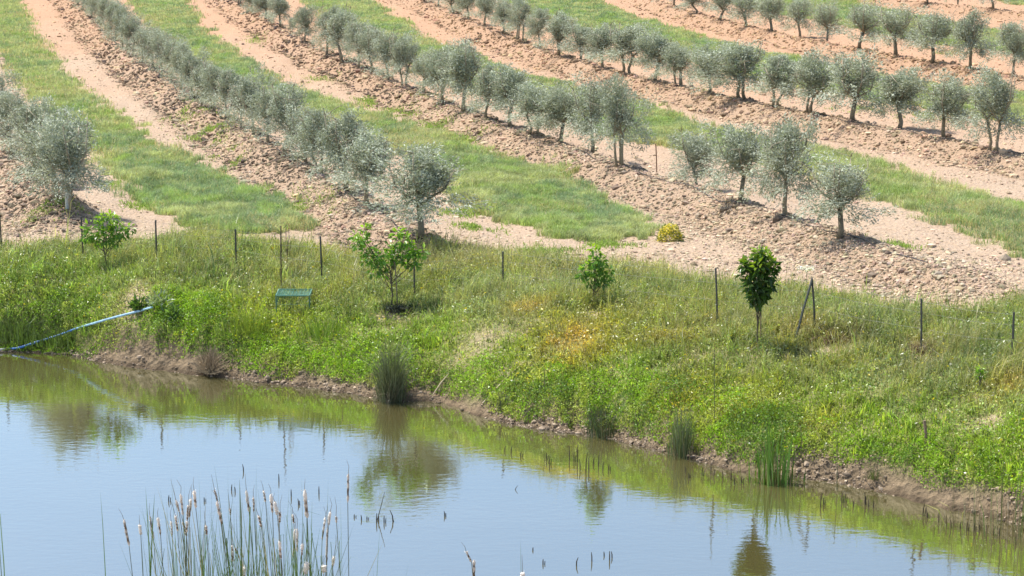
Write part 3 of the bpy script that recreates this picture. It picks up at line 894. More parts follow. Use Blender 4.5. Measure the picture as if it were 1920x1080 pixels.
# pale trunk guard on the nearest tree at the left edge
# ------------------------------------------------------------------ saplings on the bank
def sapling(name, label, bx, by, hp, clumps, stems, leafL, nleaf, col, colv, cat='sapling', bark=(.13, .11, .08), stemr=.016):
    """clumps: (dx, dy_up, radius) in photo pixels from the foot; stems: polylines in the same units"""
    P = hit(bx, by); s = pxm(P)
    root = empty(name, P, label, cat)
    tk = MB()
    for st_, r0 in stems:
        pts = np.array([(a / s, d / s, b_ / s) for a, b_, d in st_])
        tk.tube(pts, np.linspace(stemr * r0, stemr * r0 * .55, len(pts)), 6, np.array(bark))
    LV, LT, LC = [], [], []; off = 0
    dzs = [c_[1] for c_ in clumps]; dzm = .5 * (min(dzs) + max(dzs)); dzr = max(dzs) - min(dzs) + 1
    for dx, dz, rad in clumps:
        nn = int((1.35 if leafL > .13 else 1.5) * nleaf * (rad / 20) ** 1.6)
        d = rng.normal(size=(nn, 3)); d /= np.linalg.norm(d, axis=1)[:, None]
        f = rng.uniform(.15, 1, nn) ** .55
        rad = rad * (.72 if leafL > .13 else .86)
        c0 = np.array([dx / s, rng.uniform(-.5, .5) * rad / s, dz / s])
        cen = c0 + d * (f * rad / s)[:, None]
        dirn = d * .8 + np.array([0, 0, -.15]) + rng.normal(0, .35, (nn, 3))
        L = 1.1 * leafL * rng.uniform(.6, 1.25, nn)
        cc = (1.15 if leafL > .13 else 1.75) * np.array(col) * rng.uniform(1 - colv, 1 + colv, (nn, 1))
        new = d[:, 2] * f + .9 * (dz - dzm) / dzr > rng.uniform(.25, .75, nn)
        cc[new] = cc[new] * .5 + np.array([.40, .55, .04]) * .55  # young growth towards the top, also painting in the bright lit crown top
        nrm = d * .6 + np.array([0, 0, .7])
        V, T, C = leaves(cen, dirn, L, L * .46, cc, .22, nrm)
        LV.append(V); LT.append(T + off); LC.append(C); off += len(V)
        tk.tube([(0, 0, dz * .45 / s), c0 * .6 + np.array([0, 0, dz * .12 / s]), c0], [.008, .006, .004], 4, np.array(bark))
    tk.build('trunk', M_BARK, root, True)
    build('crown', np.concatenate(LV), [np.concatenate(LT)], M_BROAD, root, np.concatenate(LC))
    return root, P, s


sapling('sapling', 'round leafy green sapling left of the first fence posts', 201, 502, 105,
        [(0, 82, 24), (-22, 72, 21), (20, 72, 21), (0, 58, 21), (-34, 60, 13), (36, 66, 13), (12, 95, 13), (-14, 50, 13), (16, 50, 13), (-8, 97, 10), (46, 74, 8)],
        [([(0, -5, 0), (-2, 14, 0), (-6, 40, 0), (-2, 70, 0)], 1.3)], .12, 52, (.085, .16, .022), .4)
sapling('sapling', 'wide two-stemmed sapling with bright green leaves beside a stake', 734, 572, 152,
        [(-54, 128, 16), (-46, 106, 17), (-62, 116, 11), (-36, 88, 20), (-14, 88, 18), (6, 92, 18), (20, 122, 20), (12, 136, 13), (34, 104, 18), (44, 92, 16), (56, 100, 12), (-30, 66, 14), (-16, 60, 9), (22, 84, 13), (46, 78, 10), (-68, 132, 8), (2, 110, 12), (-46, 142, 9)],
        [([(0, -6, 0), (2, 20, 0), (-1, 55, 0), (-3, 72, 0), (-30, 95, 0), (-50, 125, 0)], 1.2), ([(-1, 60, 0), (6, 80, .1), (18, 105, 0), (24, 130, 0)], .9), ([(3, 74, 0), (25, 88, 0), (50, 98, 0)], .7)],
        .125, 46, (.085, .17, .022), .42)
sapling('sapling', 'small pointed sapling on three thin stems in yellow grass', 1115, 575, 110,
        [(2, 100, 11), (0, 86, 14), (-12, 72, 15), (14, 72, 14), (-24, 64, 11), (25, 58, 11), (2, 60, 16), (-8, 48, 12), (14, 48, 12), (10, 88, 10), (28, 70, 7), (-4, 110, 6)],
        [([(-3, -5, 0), (-3, 20, 0), (-1, 50, 0), (2, 90, 0)], .8), ([(4, -5, 0), (6, 20, 0), (6, 45, 0)], .6), ([(18, -5, 0), (20, 18, .05), (16, 45, 0)], .55)],
        .125, 50, (.075, .15, .022), .4)
sapling('sapling', 'tall sapling with dense dark oval crown between fence post and brace', 1420, 656, 196,
        [(2, 178, 18), (-14, 166, 18), (16, 166, 18), (0, 156, 22), (-18, 146, 20), (18, 146, 20), (0, 136, 24), (-14, 126, 20), (14, 124, 20), (0, 110, 20), (-6, 98, 14), (8, 98, 12), (10, 190, 9), (-24, 160, 12), (28, 158, 11), (0, 92, 9)],
        [([(0, -8, 0), (-1, 40, 0), (0, 90, 0), (0, 150, 0)], 1.0)],
        .14, 62, (.055, .11, .022), .45)
sapling('sapling', 'tiny green seedling tree on the bare spot near right edge', 1837, 735, 52,
        [(0, 44, 7), (-3, 36, 7), (3, 34, 6)], [([(0, -4, 0), (0, 20, 0), (0, 40, 0)], 1.3)], .07, 90, (.10, .19, .022), .3)
# thin plant tied to the tall stake
sapling('sapling', 'spindly bare sapling with few leaves tied beside the tall stake', 540, 520, 100,
        [(-2, 100, 6), (4, 93, 5)], [([(0, -4, 0), (-1, 40, 0), (-4, 70, 0), (-2, 100, 0)], .55), ([(4, 40, 0), (6, 65, 0), (2, 90, 0)], .4)], .07, 30, (.10, .16, .03), .3, bark=(.22, .17, .11))


def rod(name, label, cat, top, base, r, c, sides=6, mat=None, dy=0.0, group=None):
    P = hit(*base); s = pxm(P)
    o = empty(name, P, label, cat, group) if False else None
    b = MB()
    hz = (base[1] - top[1]) / s / math.cos(PITCH); dx = (top[0] - base[0]) / s
    b.tube([(0, 0, -.25), (dx * .5, dy * .5, hz * .5), (dx, dy, hz)], r, sides, c)
    ob = b.build(name, mat or M_METAL)
    ob.location = Vector(P)
    if label: tag(ob, label, cat, group)
    return ob, P, s


rod('stake', 'tall dark stake with rust near its foot behind the green cage', 'stake', (529, 424), (527, 548), .016, (.09, .06, .045))
rod('stake', 'thin rusty stake standing alone on the stony hillside', 'stake', (1229, 270), (1232, 324), .02, (.17, .085, .045))
rod('stake', 'thin grey stake beside the two-stemmed sapling', 'stake', (741, 490), (746, 574), .014, (.16, .13, .09))
rod('stake', 'thin brown stake tied to the dark oval-crowned sapling', 'stake', (1425, 555), (1426, 650), .012, (.19, .14, .09))
rod('stake', 'short weathered wooden stake in the right bank grass', 'stake', (1732, 788), (1738, 832), .03, (.22, .16, .11), 5, M_BARK)
rod('trunk_guard', 'pale plastic guard round the nearest trunk at the left edge', 'tree guard', (127, 362), (128, 392), .07, (.55, .60, .56), 10, M_PLASTIC)

# ------------------------------------------------------------------ fence
fence0 = hit(1343, 610)
fence = empty('wire_fence', fence0, 'low wire fence of dark metal posts along the top of the bank', 'fence')
POSTS = [(-120, 386, -120, 462), (2, 397, 3, 468), (155, 407, 156, 486), (294, 413, 294, 492), (443, 430, 443, 500), (602, 443, 604, 530), (777, 490, 777, 556), (943, 472, 943, 545),
         (1340, 503, 1346, 612), (1520, 522, 1530, 622), (1724, 560, 1728, 662), (1897, 585, 1897, 684), (2080, 612, 2080, 715)]
tops = []
f0 = np.array(fence0)
postmesh = None
for tx, ty, bx, by in POSTS:
    P = hit(bx, by); s = pxm(P)
    hz = (by - ty) / s / math.cos(PITCH); dx = (tx - bx) / s
    b = MB()
    cc = np.array([.055, .058, .055])
    L0 = P - f0
    b.tube([L0 + [0, 0, -.3], L0 + [dx * .5, 0, hz * .5], L0 + [dx, 0, hz]], .022, 6, cc)
    b.tube([L0 + [dx * .3, -.025, hz * .3], L0 + [dx, -.025, hz]], .010, 4, cc)
    b.build('post', M_METAL, fence)
    tops.append((L0, np.array([dx, 0, hz])))
P = hit(1488, 642); s = pxm(P); Lp = tops[9][0] + tops[9][1] * .98
b = MB(); b.tube([P - f0 + [0, 0, -.1], (P - f0 + Lp) / 2, Lp], .026, 6, (.06, .07, .06))
o = b.build('brace', M_METAL, fence); o['label'] = 'slanting brace propping one post'
for f in (.45, .75, .95):
    b = MB()
    for i in range(len(tops) - 1):
        a = tops[i][0] + tops[i][1] * f; c_ = tops[i + 1][0] + tops[i + 1][1] * f
        mid = (a + c_) / 2 - np.array([0, 0, .04])
        b.tube([a, mid, c_], .0022, 4, (.14, .14, .13))
    b.build('wire', M_METAL, fence)

# ------------------------------------------------------------------ green netting cage
P = hit(552, 578); s = pxm(P)
cage = empty('netting_cage', P, 'square green netting cage half sunk in the grass', 'cage')
wx, dy, hz = 31 / s, .36, 30 / s
gc = np.array([.08, .19, .13])
for sx_ in (-1, 1):
    for sy in (-1, 1):
        b = MB(); b.tube([(sx_ * wx, sy * dy, -.1), (sx_ * wx, sy * dy, hz)], .016, 6, gc); b.build('leg', M_PLASTIC, cage)
b = MB()
q = [(-wx, -dy, hz), (wx, -dy, hz), (wx, dy, hz), (-wx, dy, hz), (-wx, -dy, hz)]
for i in range(4): b.tube([q[i], q[i + 1]], .020, 6, gc * 1.1)
b.build('frame', M_PLASTIC, cage)
b = MB()
for i in range(1, 9):
    xx = -wx + 2 * wx * i / 9; b.tube([(xx, -dy, hz), (xx, 0, hz - .02), (xx, dy, hz)], .0045, 4, (.12, .32, .25))
for i in range(1, 9):
    yy = -dy + 2 * dy * i / 9; b.tube([(-wx, yy, hz), (0, yy, hz - .02), (wx, yy, hz)], .0045, 4, (.12, .32, .25))
b.build('top_net', M_PLASTIC, cage)
b = MB()
for i in range(1, 16):
    xx = -wx + 2 * wx * i / 16
    for sy in (-1, 1): b.tube([(xx, sy * dy, 0), (xx, sy * dy, hz)], .0018, 3, gc)
    yy = -dy + 2 * dy * i / 16
    for sx_ in (-1, 1): b.tube([(sx_ * wx, yy, 0), (sx_ * wx, yy, hz)], .0018, 3, gc)
for i in range(1, 9):
    zz = hz * i / 9
    if i % 4 == 0:
        for sy in (-1, 1): b.tube([(-wx, sy * dy, zz), (wx, sy * dy, zz)], .0025, 3, gc)
        for sx_ in (-1, 1): b.tube([(sx_ * wx, -dy, zz), (sx_ * wx, dy, zz)], .0025, 3, gc)
b.build('side_net', M_PLASTIC, cage)


def plant(name, label, cat, bx, by, spec, mat, group=None, on='ground', spread=10, depth=.15):
    """tuft of long leaves: spec = list of (n, height px, lean, width m, colour)"""
    P = hit(bx, by) if on == 'ground' else ray_water(np.array([bx], float), np.array([by], float))[0]
    s = pxm(P)
    LV, LQ, LT, LC = [], [], [], []; off = 0
    for n, hp, lean, w, col in spec:
        base = np.stack([rng.normal(0, spread / s * .5, n), rng.normal(0, depth, n), np.full(n, -.05)], -1)
        az = np.arctan2(base[:, 1], base[:, 0]) + rng.normal(0, .7, n)
        h = hp / s * rng.uniform(.4, 1.08, n) * np.exp(-.25 * (base[:, 0] / (spread / s * .6)) ** 2)
        cc = np.array(col) * rng.uniform(.65, 1.35, (n, 1))
        V, Q_, T_, C_ = blades(base, h, w * rng.uniform(.7, 1.3, n), az, rng.uniform(0, lean, n), cc)
        LV.append(V); LQ.append(Q_ + off); LT.append(T_ + off); LC.append(C_); off += len(V)
    o = build(name, np.concatenate(LV), [np.concatenate(LQ), np.concatenate(LT)], mat, None, np.concatenate(LC))
    o.location = Vector(P)
    return tag(o, label, cat, group)


RUSH = (.11, .145, .065)
plant('rush_clump', 'big dark rush clump standing at the water edge', 'rushes', 733, 748,
      [(360, 158, .55, .009, (.095, .115, .06)), (460, 130, .95, .009, (.11, .13, .065)), (300, 75, .85, .010, (.15, .14, .085)), (200, 50, 1.1, .010, (.20, .15, .10)), (30, 34, 1.6, .014, (.55, .48, .38))], M_REED, spread=20, depth=.12)
plant('rush_clump', 'narrow dark rush tuft at the waterline left of the bright reeds', 'rushes', 1277, 850,
      [(240, 108, .30, .011, RUSH), (70, 70, .8, .01, (.16, .13, .07))], M_REED, spread=26)
plant('rush_clump', 'ragged dark rush tuft on the bank below the pointed sapling', 'rushes', 1128, 815,
      [(190, 70, .55, .012, (.06, .085, .035)), (60, 50, .9, .01, (.16, .13, .07))], M_REED, spread=30)
plant('rush_clump', 'small low grass tuft on the bare mud bank', 'rushes', 1640, 893,
      [(120, 28, 1.0, .01, (.12, .15, .05))], M_REED, spread=14, depth=.06)
plant('rush_clump', 'tiny dark tuft on the pale bank right of the dry stick', 'rushes', 943, 765,
      [(70, 42, .6, .012, (.07, .08, .04))], M_REED, spread=12, depth=.06)
plant('reed_clump', 'bright green reed clump standing in the shallow water', 'reeds', 1452, 905,
      [(60, 140, .22, .034, (.10, .20, .03)), (40, 95, .4, .022, (.16, .21, .05)), (30, 50, .7, .014, (.26, .20, .11))], M_REED, on='water', spread=44)
plant('reed_clump', 'sparse yellowish reeds left of the bright green reed clump', 'reeds', 1415, 900,
      [(26, 62, .5, .012, (.22, .20, .09)), (10, 90, .2, .008, (.16, .17, .08))], M_REED, on='water', spread=50)
plant('reed_clump', 'thin green and brown reeds at right edge in the shallows', 'reeds', 1890, 1000,
      [(30, 190, .25, .014, (.12, .17, .05)), (40, 150, .3, .009, (.20, .15, .09)), (60, 70, .6, .012, (.17, .13, .07))], M_REED, on='water', spread=80, depth=.3)
plant('reed_clump', 'straggling brown reeds with one bent yellow leaf near right edge', 'reeds', 1800, 985,
      [(14, 150, .3, .008, (.18, .14, .08)), (26, 60, .5, .012, (.14, .11, .06)), (4, 70, 1.4, .02, (.36, .36, .10))], M_REED, on='water', spread=60, depth=.2)
plant('tall_grass', 'lone clump of yellow-green grass in front of the green cage', 'grass clump', 470, 622,
      [(260, 62, .6, .014, (.20, .27, .035))], M_REED, spread=60, depth=.2)
plant('tall_grass', 'leaning pale grass clump right of the green cage', 'grass clump', 610, 632,
      [(200, 60, .6, .013, (.15, .24, .035))], M_REED, spread=50, depth=.2)

plant('tall_grass', 'dark overhanging grass at the waterline under the hose, far left', 'grass clump', 30, 634,
      [(420, 60, .7, .013, (.10, .15, .04)), (200, 40, 1.1, .013, (.14, .22, .04))], M_REED, spread=90, depth=.2)
plant('tall_grass', 'dark grass tuft at the waterline right of the hose bend', 'grass clump', 112, 642,
      [(300, 48, .8, .013, (.10, .15, .04)), (150, 34, 1.1, .013, (.15, .24, .04))], M_REED, spread=60, depth=.2)

# dead grey bush on the bank
P = hit(396, 697); s = pxm(P)
b = MB()
for i in range(420):
    a = rng.uniform(0, 6.28); e = rng.uniform(.05, 1.4); L = 46 / s * rng.uniform(.55, 1.08)
    d = np.array([math.cos(a) * math.cos(e) * .85, math.sin(a) * math.cos(e) * .85, math.sin(e) * 1.05])
    p0 = rng.normal(0, .07, 3) * [1, 1, 0]; p1 = p0 + d * L * .5 + rng.normal(0, .03, 3); p2 = p0 + d * L + rng.normal(0, .05, 3)
    b.tube([p0, p1, p2], [.006, .005, .003], 3, np.array([.36, .28, .18]) * rng.uniform(.6, 1.3))
o = b.build('dead_bush', M_DRY); o.location = Vector(P)
tag(o, 'rounded grey dead bush of fine twigs on the muddy bank', 'bush')

# yellow flowering bush
P = hit(1256, 452); s = pxm(P)
fl = empty('flower_bush', P, 'small bush covered in yellow flowers beside the grass strip end', 'bush')
n = 700
d = rng.normal(size=(n, 3)); d /= np.linalg.norm(d, axis=1)[:, None]; d[:, 2] = np.abs(d[:, 2])
f = rng.uniform(.2, 1, n) ** .5
cen = d * f[:, None] * np.array([25 / s, 22 / s, 32 / s])
L = rng.uniform(.05, .10, n)
V, T, C = leaves(cen, d + rng.normal(0, .5, (n, 3)), L, L * .3, np.array([.16, .19, .05]) * rng.uniform(.6, 1.3, (n, 1)))
build('foliage', V, [T], M_BROAD, fl, C)
n = 620
d = rng.normal(size=(n, 3)); d /= np.linalg.norm(d, axis=1)[:, None]; d[:, 2] = np.abs(d[:, 2])
cen = d * np.array([22 / s, 20 / s, 30 / s]) * rng.uniform(.85, 1.12, (n, 1))
L = rng.uniform(.035, .06, n)
V, T, C = leaves(cen, rng.normal(size=(n, 3)), L, L * .9, np.array([.78, .66, .10]) * rng.uniform(.8, 1.1, (n, 1)), nrm=np.tile([0, -.3, 1.], (n, 1)))
build('blossoms', V, [T], M_BROAD, fl, C)

# white umbel plant by the brace
P = hit(1512, 560); s = pxm(P)
um = empty('umbel_plant', P, 'tall white flat-topped wildflower behind the slanting brace', 'wildflower')
b = MB(); b.tube([(0, 0, -.05), (.01, 0, 25 / s), (-.02, 0, 52 / s)], [.008, .007, .005], 5, (.16, .20, .08))
for i in range(12):
    a = rng.uniform(0, 6.28); r_ = rng.uniform(.05, .17)
    b.tube([(-.02, 0, 50 / s), (-.02 + math.cos(a) * r_, math.sin(a) * r_, 58 / s)], .003, 3, (.16, .2, .08))
b.build('stem', M_DRY, um)
n = 160; a = rng.uniform(0, 6.28, n); r_ = .19 * np.sqrt(rng.uniform(0, 1, n))
cen = np.stack([-.02 + np.cos(a) * r_, np.sin(a) * r_, 58 / s + .02 * rng.normal(size=n)], -1)
V, T, C = leaves(cen, rng.normal(size=(n, 3)) * [1, 1, .3], .035, .03, np.full((n, 3), .75), nrm=np.tile([0, 0, 1.], (n, 1)))
build('flower_head', V, [T], M_BROAD, um, C)

# broad silvery weeds round the upper hose
for i, (bx, by, r_, lab) in enumerate([(262, 580, 20, 'dark leafy weed left of the upper hose end'), (300, 572, 26, 'pale silvery thistle clump over the upper hose end'), (322, 592, 18, 'low broad-leaved weed below the silvery thistle')]):
    P = hit(bx, by); s = pxm(P)
    n = 130
    d = rng.normal(size=(n, 3)); d[:, 2] = np.abs(d[:, 2]) * .8 + .15; d /= np.linalg.norm(d, axis=1)[:, None]
    cen = d * (rng.uniform(.1, 1, (n, 1)) * r_ / s)
    L = rng.uniform(.08, .17, n)
    col = np.array([(.07, .13, .03), (.22, .27, .19), (.12, .20, .06)][i]) * rng.uniform(.6, 1.5, (n, 1))
    V, T, C = leaves(cen, d + rng.normal(0, .4, (n, 3)), L, L * .45, col, .2)
    o = build('weed_plant', V, [T], M_BROAD, None, C); o.location = Vector(P)
    tag(o, lab, 'weed')

# blue hose
hp = [(-60, 668, 0), (-10, 662, .0), (14, 658, .02), (30, 654, .05), (60, 644, .10), (90, 635, .12), (118, 626, .05), (146, 615, -.05), (176, 606, .14), (204, 598, .15), (230, 591, .15), (258, 584, .13), (286, 576, .12)]
pts = []; cs = []
for i, (a, b_, l) in enumerate(hp):
    if a < 20:
        p_ = ray_water(np.array([a], float), np.array([b_], float))[0]; p_[2] = .06
    else: p_ = hit(a, b_, l)
    pts.append(p_)
pts = np.array(pts)
t = np.arange(len(pts)); tt = np.linspace(0, len(pts) - 1, 90)
pp = np.stack([np.interp(tt, t, pts[:, k]) for k in range(3)], -1)
ker = np.ones(7) / 7
for k in range(3):
    pp[3:-3, k] = np.convolve(pp[:, k], ker, 'valid')
b = MB()
b.tube(pp, .026, 8)
cc = np.where((tt < 2.3)[:, None], np.array([[.62, .62, .55]]), np.where((tt < 6.8)[:, None], np.array([[.06, .20, .55]]), np.array([[.30, .48, .62]])))
cc = cc * (1 + .25 * (rng.uniform(-1, 1, (90, 1)) * (tt > 6.8)[:, None]))
b.C = [np.concatenate([np.repeat(cc, 8, 0), cc[:1], cc[-1:]])]
o = b.build('hose', M_PLASTIC, None, True)
tag(o, 'blue hose running from the pond up over the left bank', 'hose')

# dry sticks on the bank
for (a0, b0, a1, b1, r_, lab) in [(985, 676, 905, 756, .018, 'long pale dry stick lying down the bank above the waterline'), (842, 700, 812, 740, .014, 'short pale dry stick right of the big rush clump')]:
    p0, p1 = hit(a0, b0, .06), hit(a1, b1, .05)
    b = MB(); mid = (p0 + p1) / 2 + np.array([0, 0, .03])
    b.tube([p0, mid, p1], [r_ * .5, r_, r_ * .8], 5, (.50, .42, .28))
    tag(b.build('dry_stick', M_DRY), lab, 'stick')

# dark cut brush under the two-stemmed sapling and by posts
for bx, by, r_, lab in [(752, 583, 32, 'dark heap of prunings at the foot of the two-stemmed sapling'), (1570, 640, 40, 'brown dry brush right of the slanting brace'), (1726, 660, 22, 'brown dry weeds round the post second from right')]:
    P = hit(bx, by); s = pxm(P)
    n = 240
    base = np.stack([rng.normal(0, r_ / s * .5, n), rng.normal(0, .16, n), np.full(n, -.02)], -1)
    cc = np.array((.05, .055, .035) if bx < 800 else (.17, .115, .07)) * rng.uniform(.6, 1.5, (n, 1))
    V, Q_, T_, C_ = blades(base, rng.uniform(.08, .26, n), rng.uniform(.012, .03, n), rng.uniform(0, 6.28, n), rng.uniform(.4, 1.5, n), cc)
    o = build('brush_heap', V, [Q_, T_], M_REED, None, C_); o.location = Vector(P)
    tag(o, lab, 'brush')

# tall single weed stalks on the bank
STALKS = [(1020, 690, 1022, 742, 'dark single weed stalk in the grass right of the dry stick'), (1337, 655, 1340, 790, 'tall thin weed stalk on the slope left of the bright reeds'), (1566, 820, 1570, 942, 'very thin brown reed standing in the water right of the bright reeds'),
          (1500, 800, 1504, 862, 'thin green weed stalk just right of the bright reeds'), (1205, 628, 1206, 655, 'short weed stalk on the slope right of the pointed sapling'), (640, 660, 643, 700, 'thin weed stalk left of the big rush clump'), (1605, 610, 1605, 655, 'thin pale stalk right of the brown dry brush')]
for tx, ty, bx, by, lab in STALKS:
    ob, P, s = rod('weed_stalk', lab, 'stalk', (tx, ty), (bx, by), .007, (.13, .13, .06), 4, M_DRY)

# irrigation pipes along the mounds
for ri, lab in ((2, 'black drip pipe along the mound of the row by the rusty stake'), (3, 'black drip pipe along the long row above the rusty stake'), (1, 'black drip pipe along the row behind the two-stemmed sapling')):
    yy, xx, yend = RIDGES[ri]
    ya = np.linspace(yend + 1.5, min(yend + 95, yy[-2] if ri != 2 else yy[-2]), 160)
    if ri == 3: ya = np.linspace(68, 150, 160)
    xa = np.interp(ya, yy, xx) - .12 + .10 * np.sin(ya * 1.3)
    za = ground(xa, ya) + .04 + .03 * np.sin(ya * 2.1)
    b = MB(); b.tube(np.stack([xa, ya, za], -1), .013, 5, (.03, .027, .025))
    tag(b.build('drip_pipe', M_PLASTIC), lab, 'irrigation pipe')

# ------------------------------------------------------------------ dark reed stubs in the water
STUBS = []


def stubs(label, group, items):
    for x_, y0_, h_ in items:
        P = ray_water(np.array([x_], float), np.array([y0_], float))[0]; s = pxm(P)
        b = MB(); L = h_ / s
        dx, dy_ = rng.normal(0, .12 * L), rng.normal(0, .12 * L)
        b.tube([(0, 0, -.2), (dx * .3, dy_ * .3, L * .5), (dx, dy_, L)], [.012, .010, .005], 5, np.array([.05, .04, .028]) * rng.uniform(.7, 1.6))
        if rng.uniform() < .4:
            b.tube([(.02, 0, -.1), (.03 + dx, .01, L * .6)], [.012, .006], 4, (.04, .035, .025))
        o = b.build('reed_stub', M_DRY); o.location = Vector(P)
        tag(o, label, 'reed stub', group)


stubs('dark broken reed stub in the patch standing off the mid bank', 'reed stubs off the mid bank',
      [(1068, 862, 26), (1076, 864, 18), (1082, 866, 34), (1088, 880, 20), (1098, 884, 38), (1104, 882, 24), (1112, 870, 12), (1122, 874, 20), (1130, 880, 14), (1141, 882, 12), (1024, 862, 14), (1030, 870, 16), (958, 848, 12), (946, 846, 10), (976, 856, 10)])
stubs('dark broken reed stub along the shore beside the bright reeds', 'reed stubs beside the bright reeds',
      [(1286, 886, 12), (1292, 896, 10), (1316, 892, 16), (1333, 888, 22), (1338, 894, 14), (1356, 896, 14), (1371, 900, 22), (1378, 908, 14), (1390, 906, 14), (1404, 902, 12), (1424, 908, 12), (1480, 905, 14), (1538, 950, 26), (1544, 946, 14), (1578, 942, 20), (1584, 940, 14), (1600, 950, 12), (1622, 946, 26), (1628, 950, 14), (1638, 952, 14)])
stubs('dark broken reed stub along the shore near the right edge', 'reed stubs near the right edge',
      [(1730, 966, 26), (1738, 970, 16), (1760, 978, 24), (1775, 984, 18), (1784, 990, 20), (1800, 992, 14), (1812, 994, 18), (1826, 996, 16), (1838, 994, 14), (1850, 1000, 16), (1862, 1004, 18), (1874, 1004, 16), (1905, 1020, 14)])
stubs('small dark reed stub alone in the open water, lower middle', 'reed stubs in the open water',
      [(1018, 1058, 10), (1080, 1060, 16), (1110, 1052, 18), (1133, 1042, 8), (1143, 1050, 18), (1148, 1046, 12), (999, 1032, 6), (834, 968, 10)])
stubs('dark reed stub in the little group left of the open water', 'reed stubs right of the cattails',
      [(664, 970, 6), (678, 975, 10), (688, 974, 6), (706, 980, 18), (710, 978, 14), (720, 980, 14), (738, 978, 22)])
stubs('dark reed stub poking from the water behind the cattail clump', 'reed stubs behind the cattails',
      [(316, 940, 12), (434, 920, 12), (441, 922, 10), (457, 884, 14), (523, 902, 14), (546, 930, 14), (560, 946, 12), (598, 926, 14), (383, 940, 8)])
for (x0, y0, x1, y1, lab) in [(722, 920, 706, 975, 'thin bare reed slanting up from the stubs right of the cattails'), (971, 910, 964, 918, 'bent dark twig floating alone on the open water')]:
    P = ray_water(np.array([x1], float), np.array([y1], float))[0]; s = pxm(P)
    b = MB(); b.tube([(0, 0, -.05), ((x0 - x1) / s * .55, 0, (y1 - y0) / s * .5), ((x0 - x1) / s, 0, (y1 - y0) / s)], [.008, .006, .003], 4, (.04, .04, .03))
    o = b.build('reed' if y1 > 930 else 'twig', M_DRY); o.location = Vector(P)
    tag(o, lab, 'reed' if y1 > 930 else 'twig')

# ------------------------------------------------------------------ cattails at the near shore
ZC = 32.7


def at_depth(px, py, yd):
    d = raydir(px, py)
    return CAM + d * (yd / d[1])


STEMC = np.array([.12, .14, .085])


def ribbon(b, pts, w, c, face):
    pts = np.asarray(pts, float); k = len(pts)
    ww = w * np.array([.75, 1, .9, .6, .05][:k]) if k == 5 else w * np.linspace(1, .05, k)
    s = np.array([math.cos(face), math.sin(face), 0])
    V = np.concatenate([pts - s * ww[:, None] / 2, pts + s * ww[:, None] / 2])
    Q_ = [(i, k + i, k + i + 1, i + 1) for i in range(k - 1)]
    b.add(V, Q_, (), c)


def leaf_part(root, base, tip, w, c, bend=None):
    """long flat leaf, optionally folding over at the tip"""
    b = MB()
    base = np.asarray(base, float); tip = np.asarray(tip, float)
    ts = [0, .3, .6, .85, 1]
    pts = np.array([base * (1 - t) + tip * t for t in ts])
    pts[1:4, 0] += rng.normal(0, .012) * np.array([1, 1.6, 1])
    if bend is not None:
        pts[4] = pts[3] + np.array([bend, rng.normal(0, .03), -abs(bend) * rng.uniform(.1, .5)])
    ribbon(b, pts, w, np.array(c), rng.uniform(-.9, .9))
    return b.build('leaf', M_REED, root)


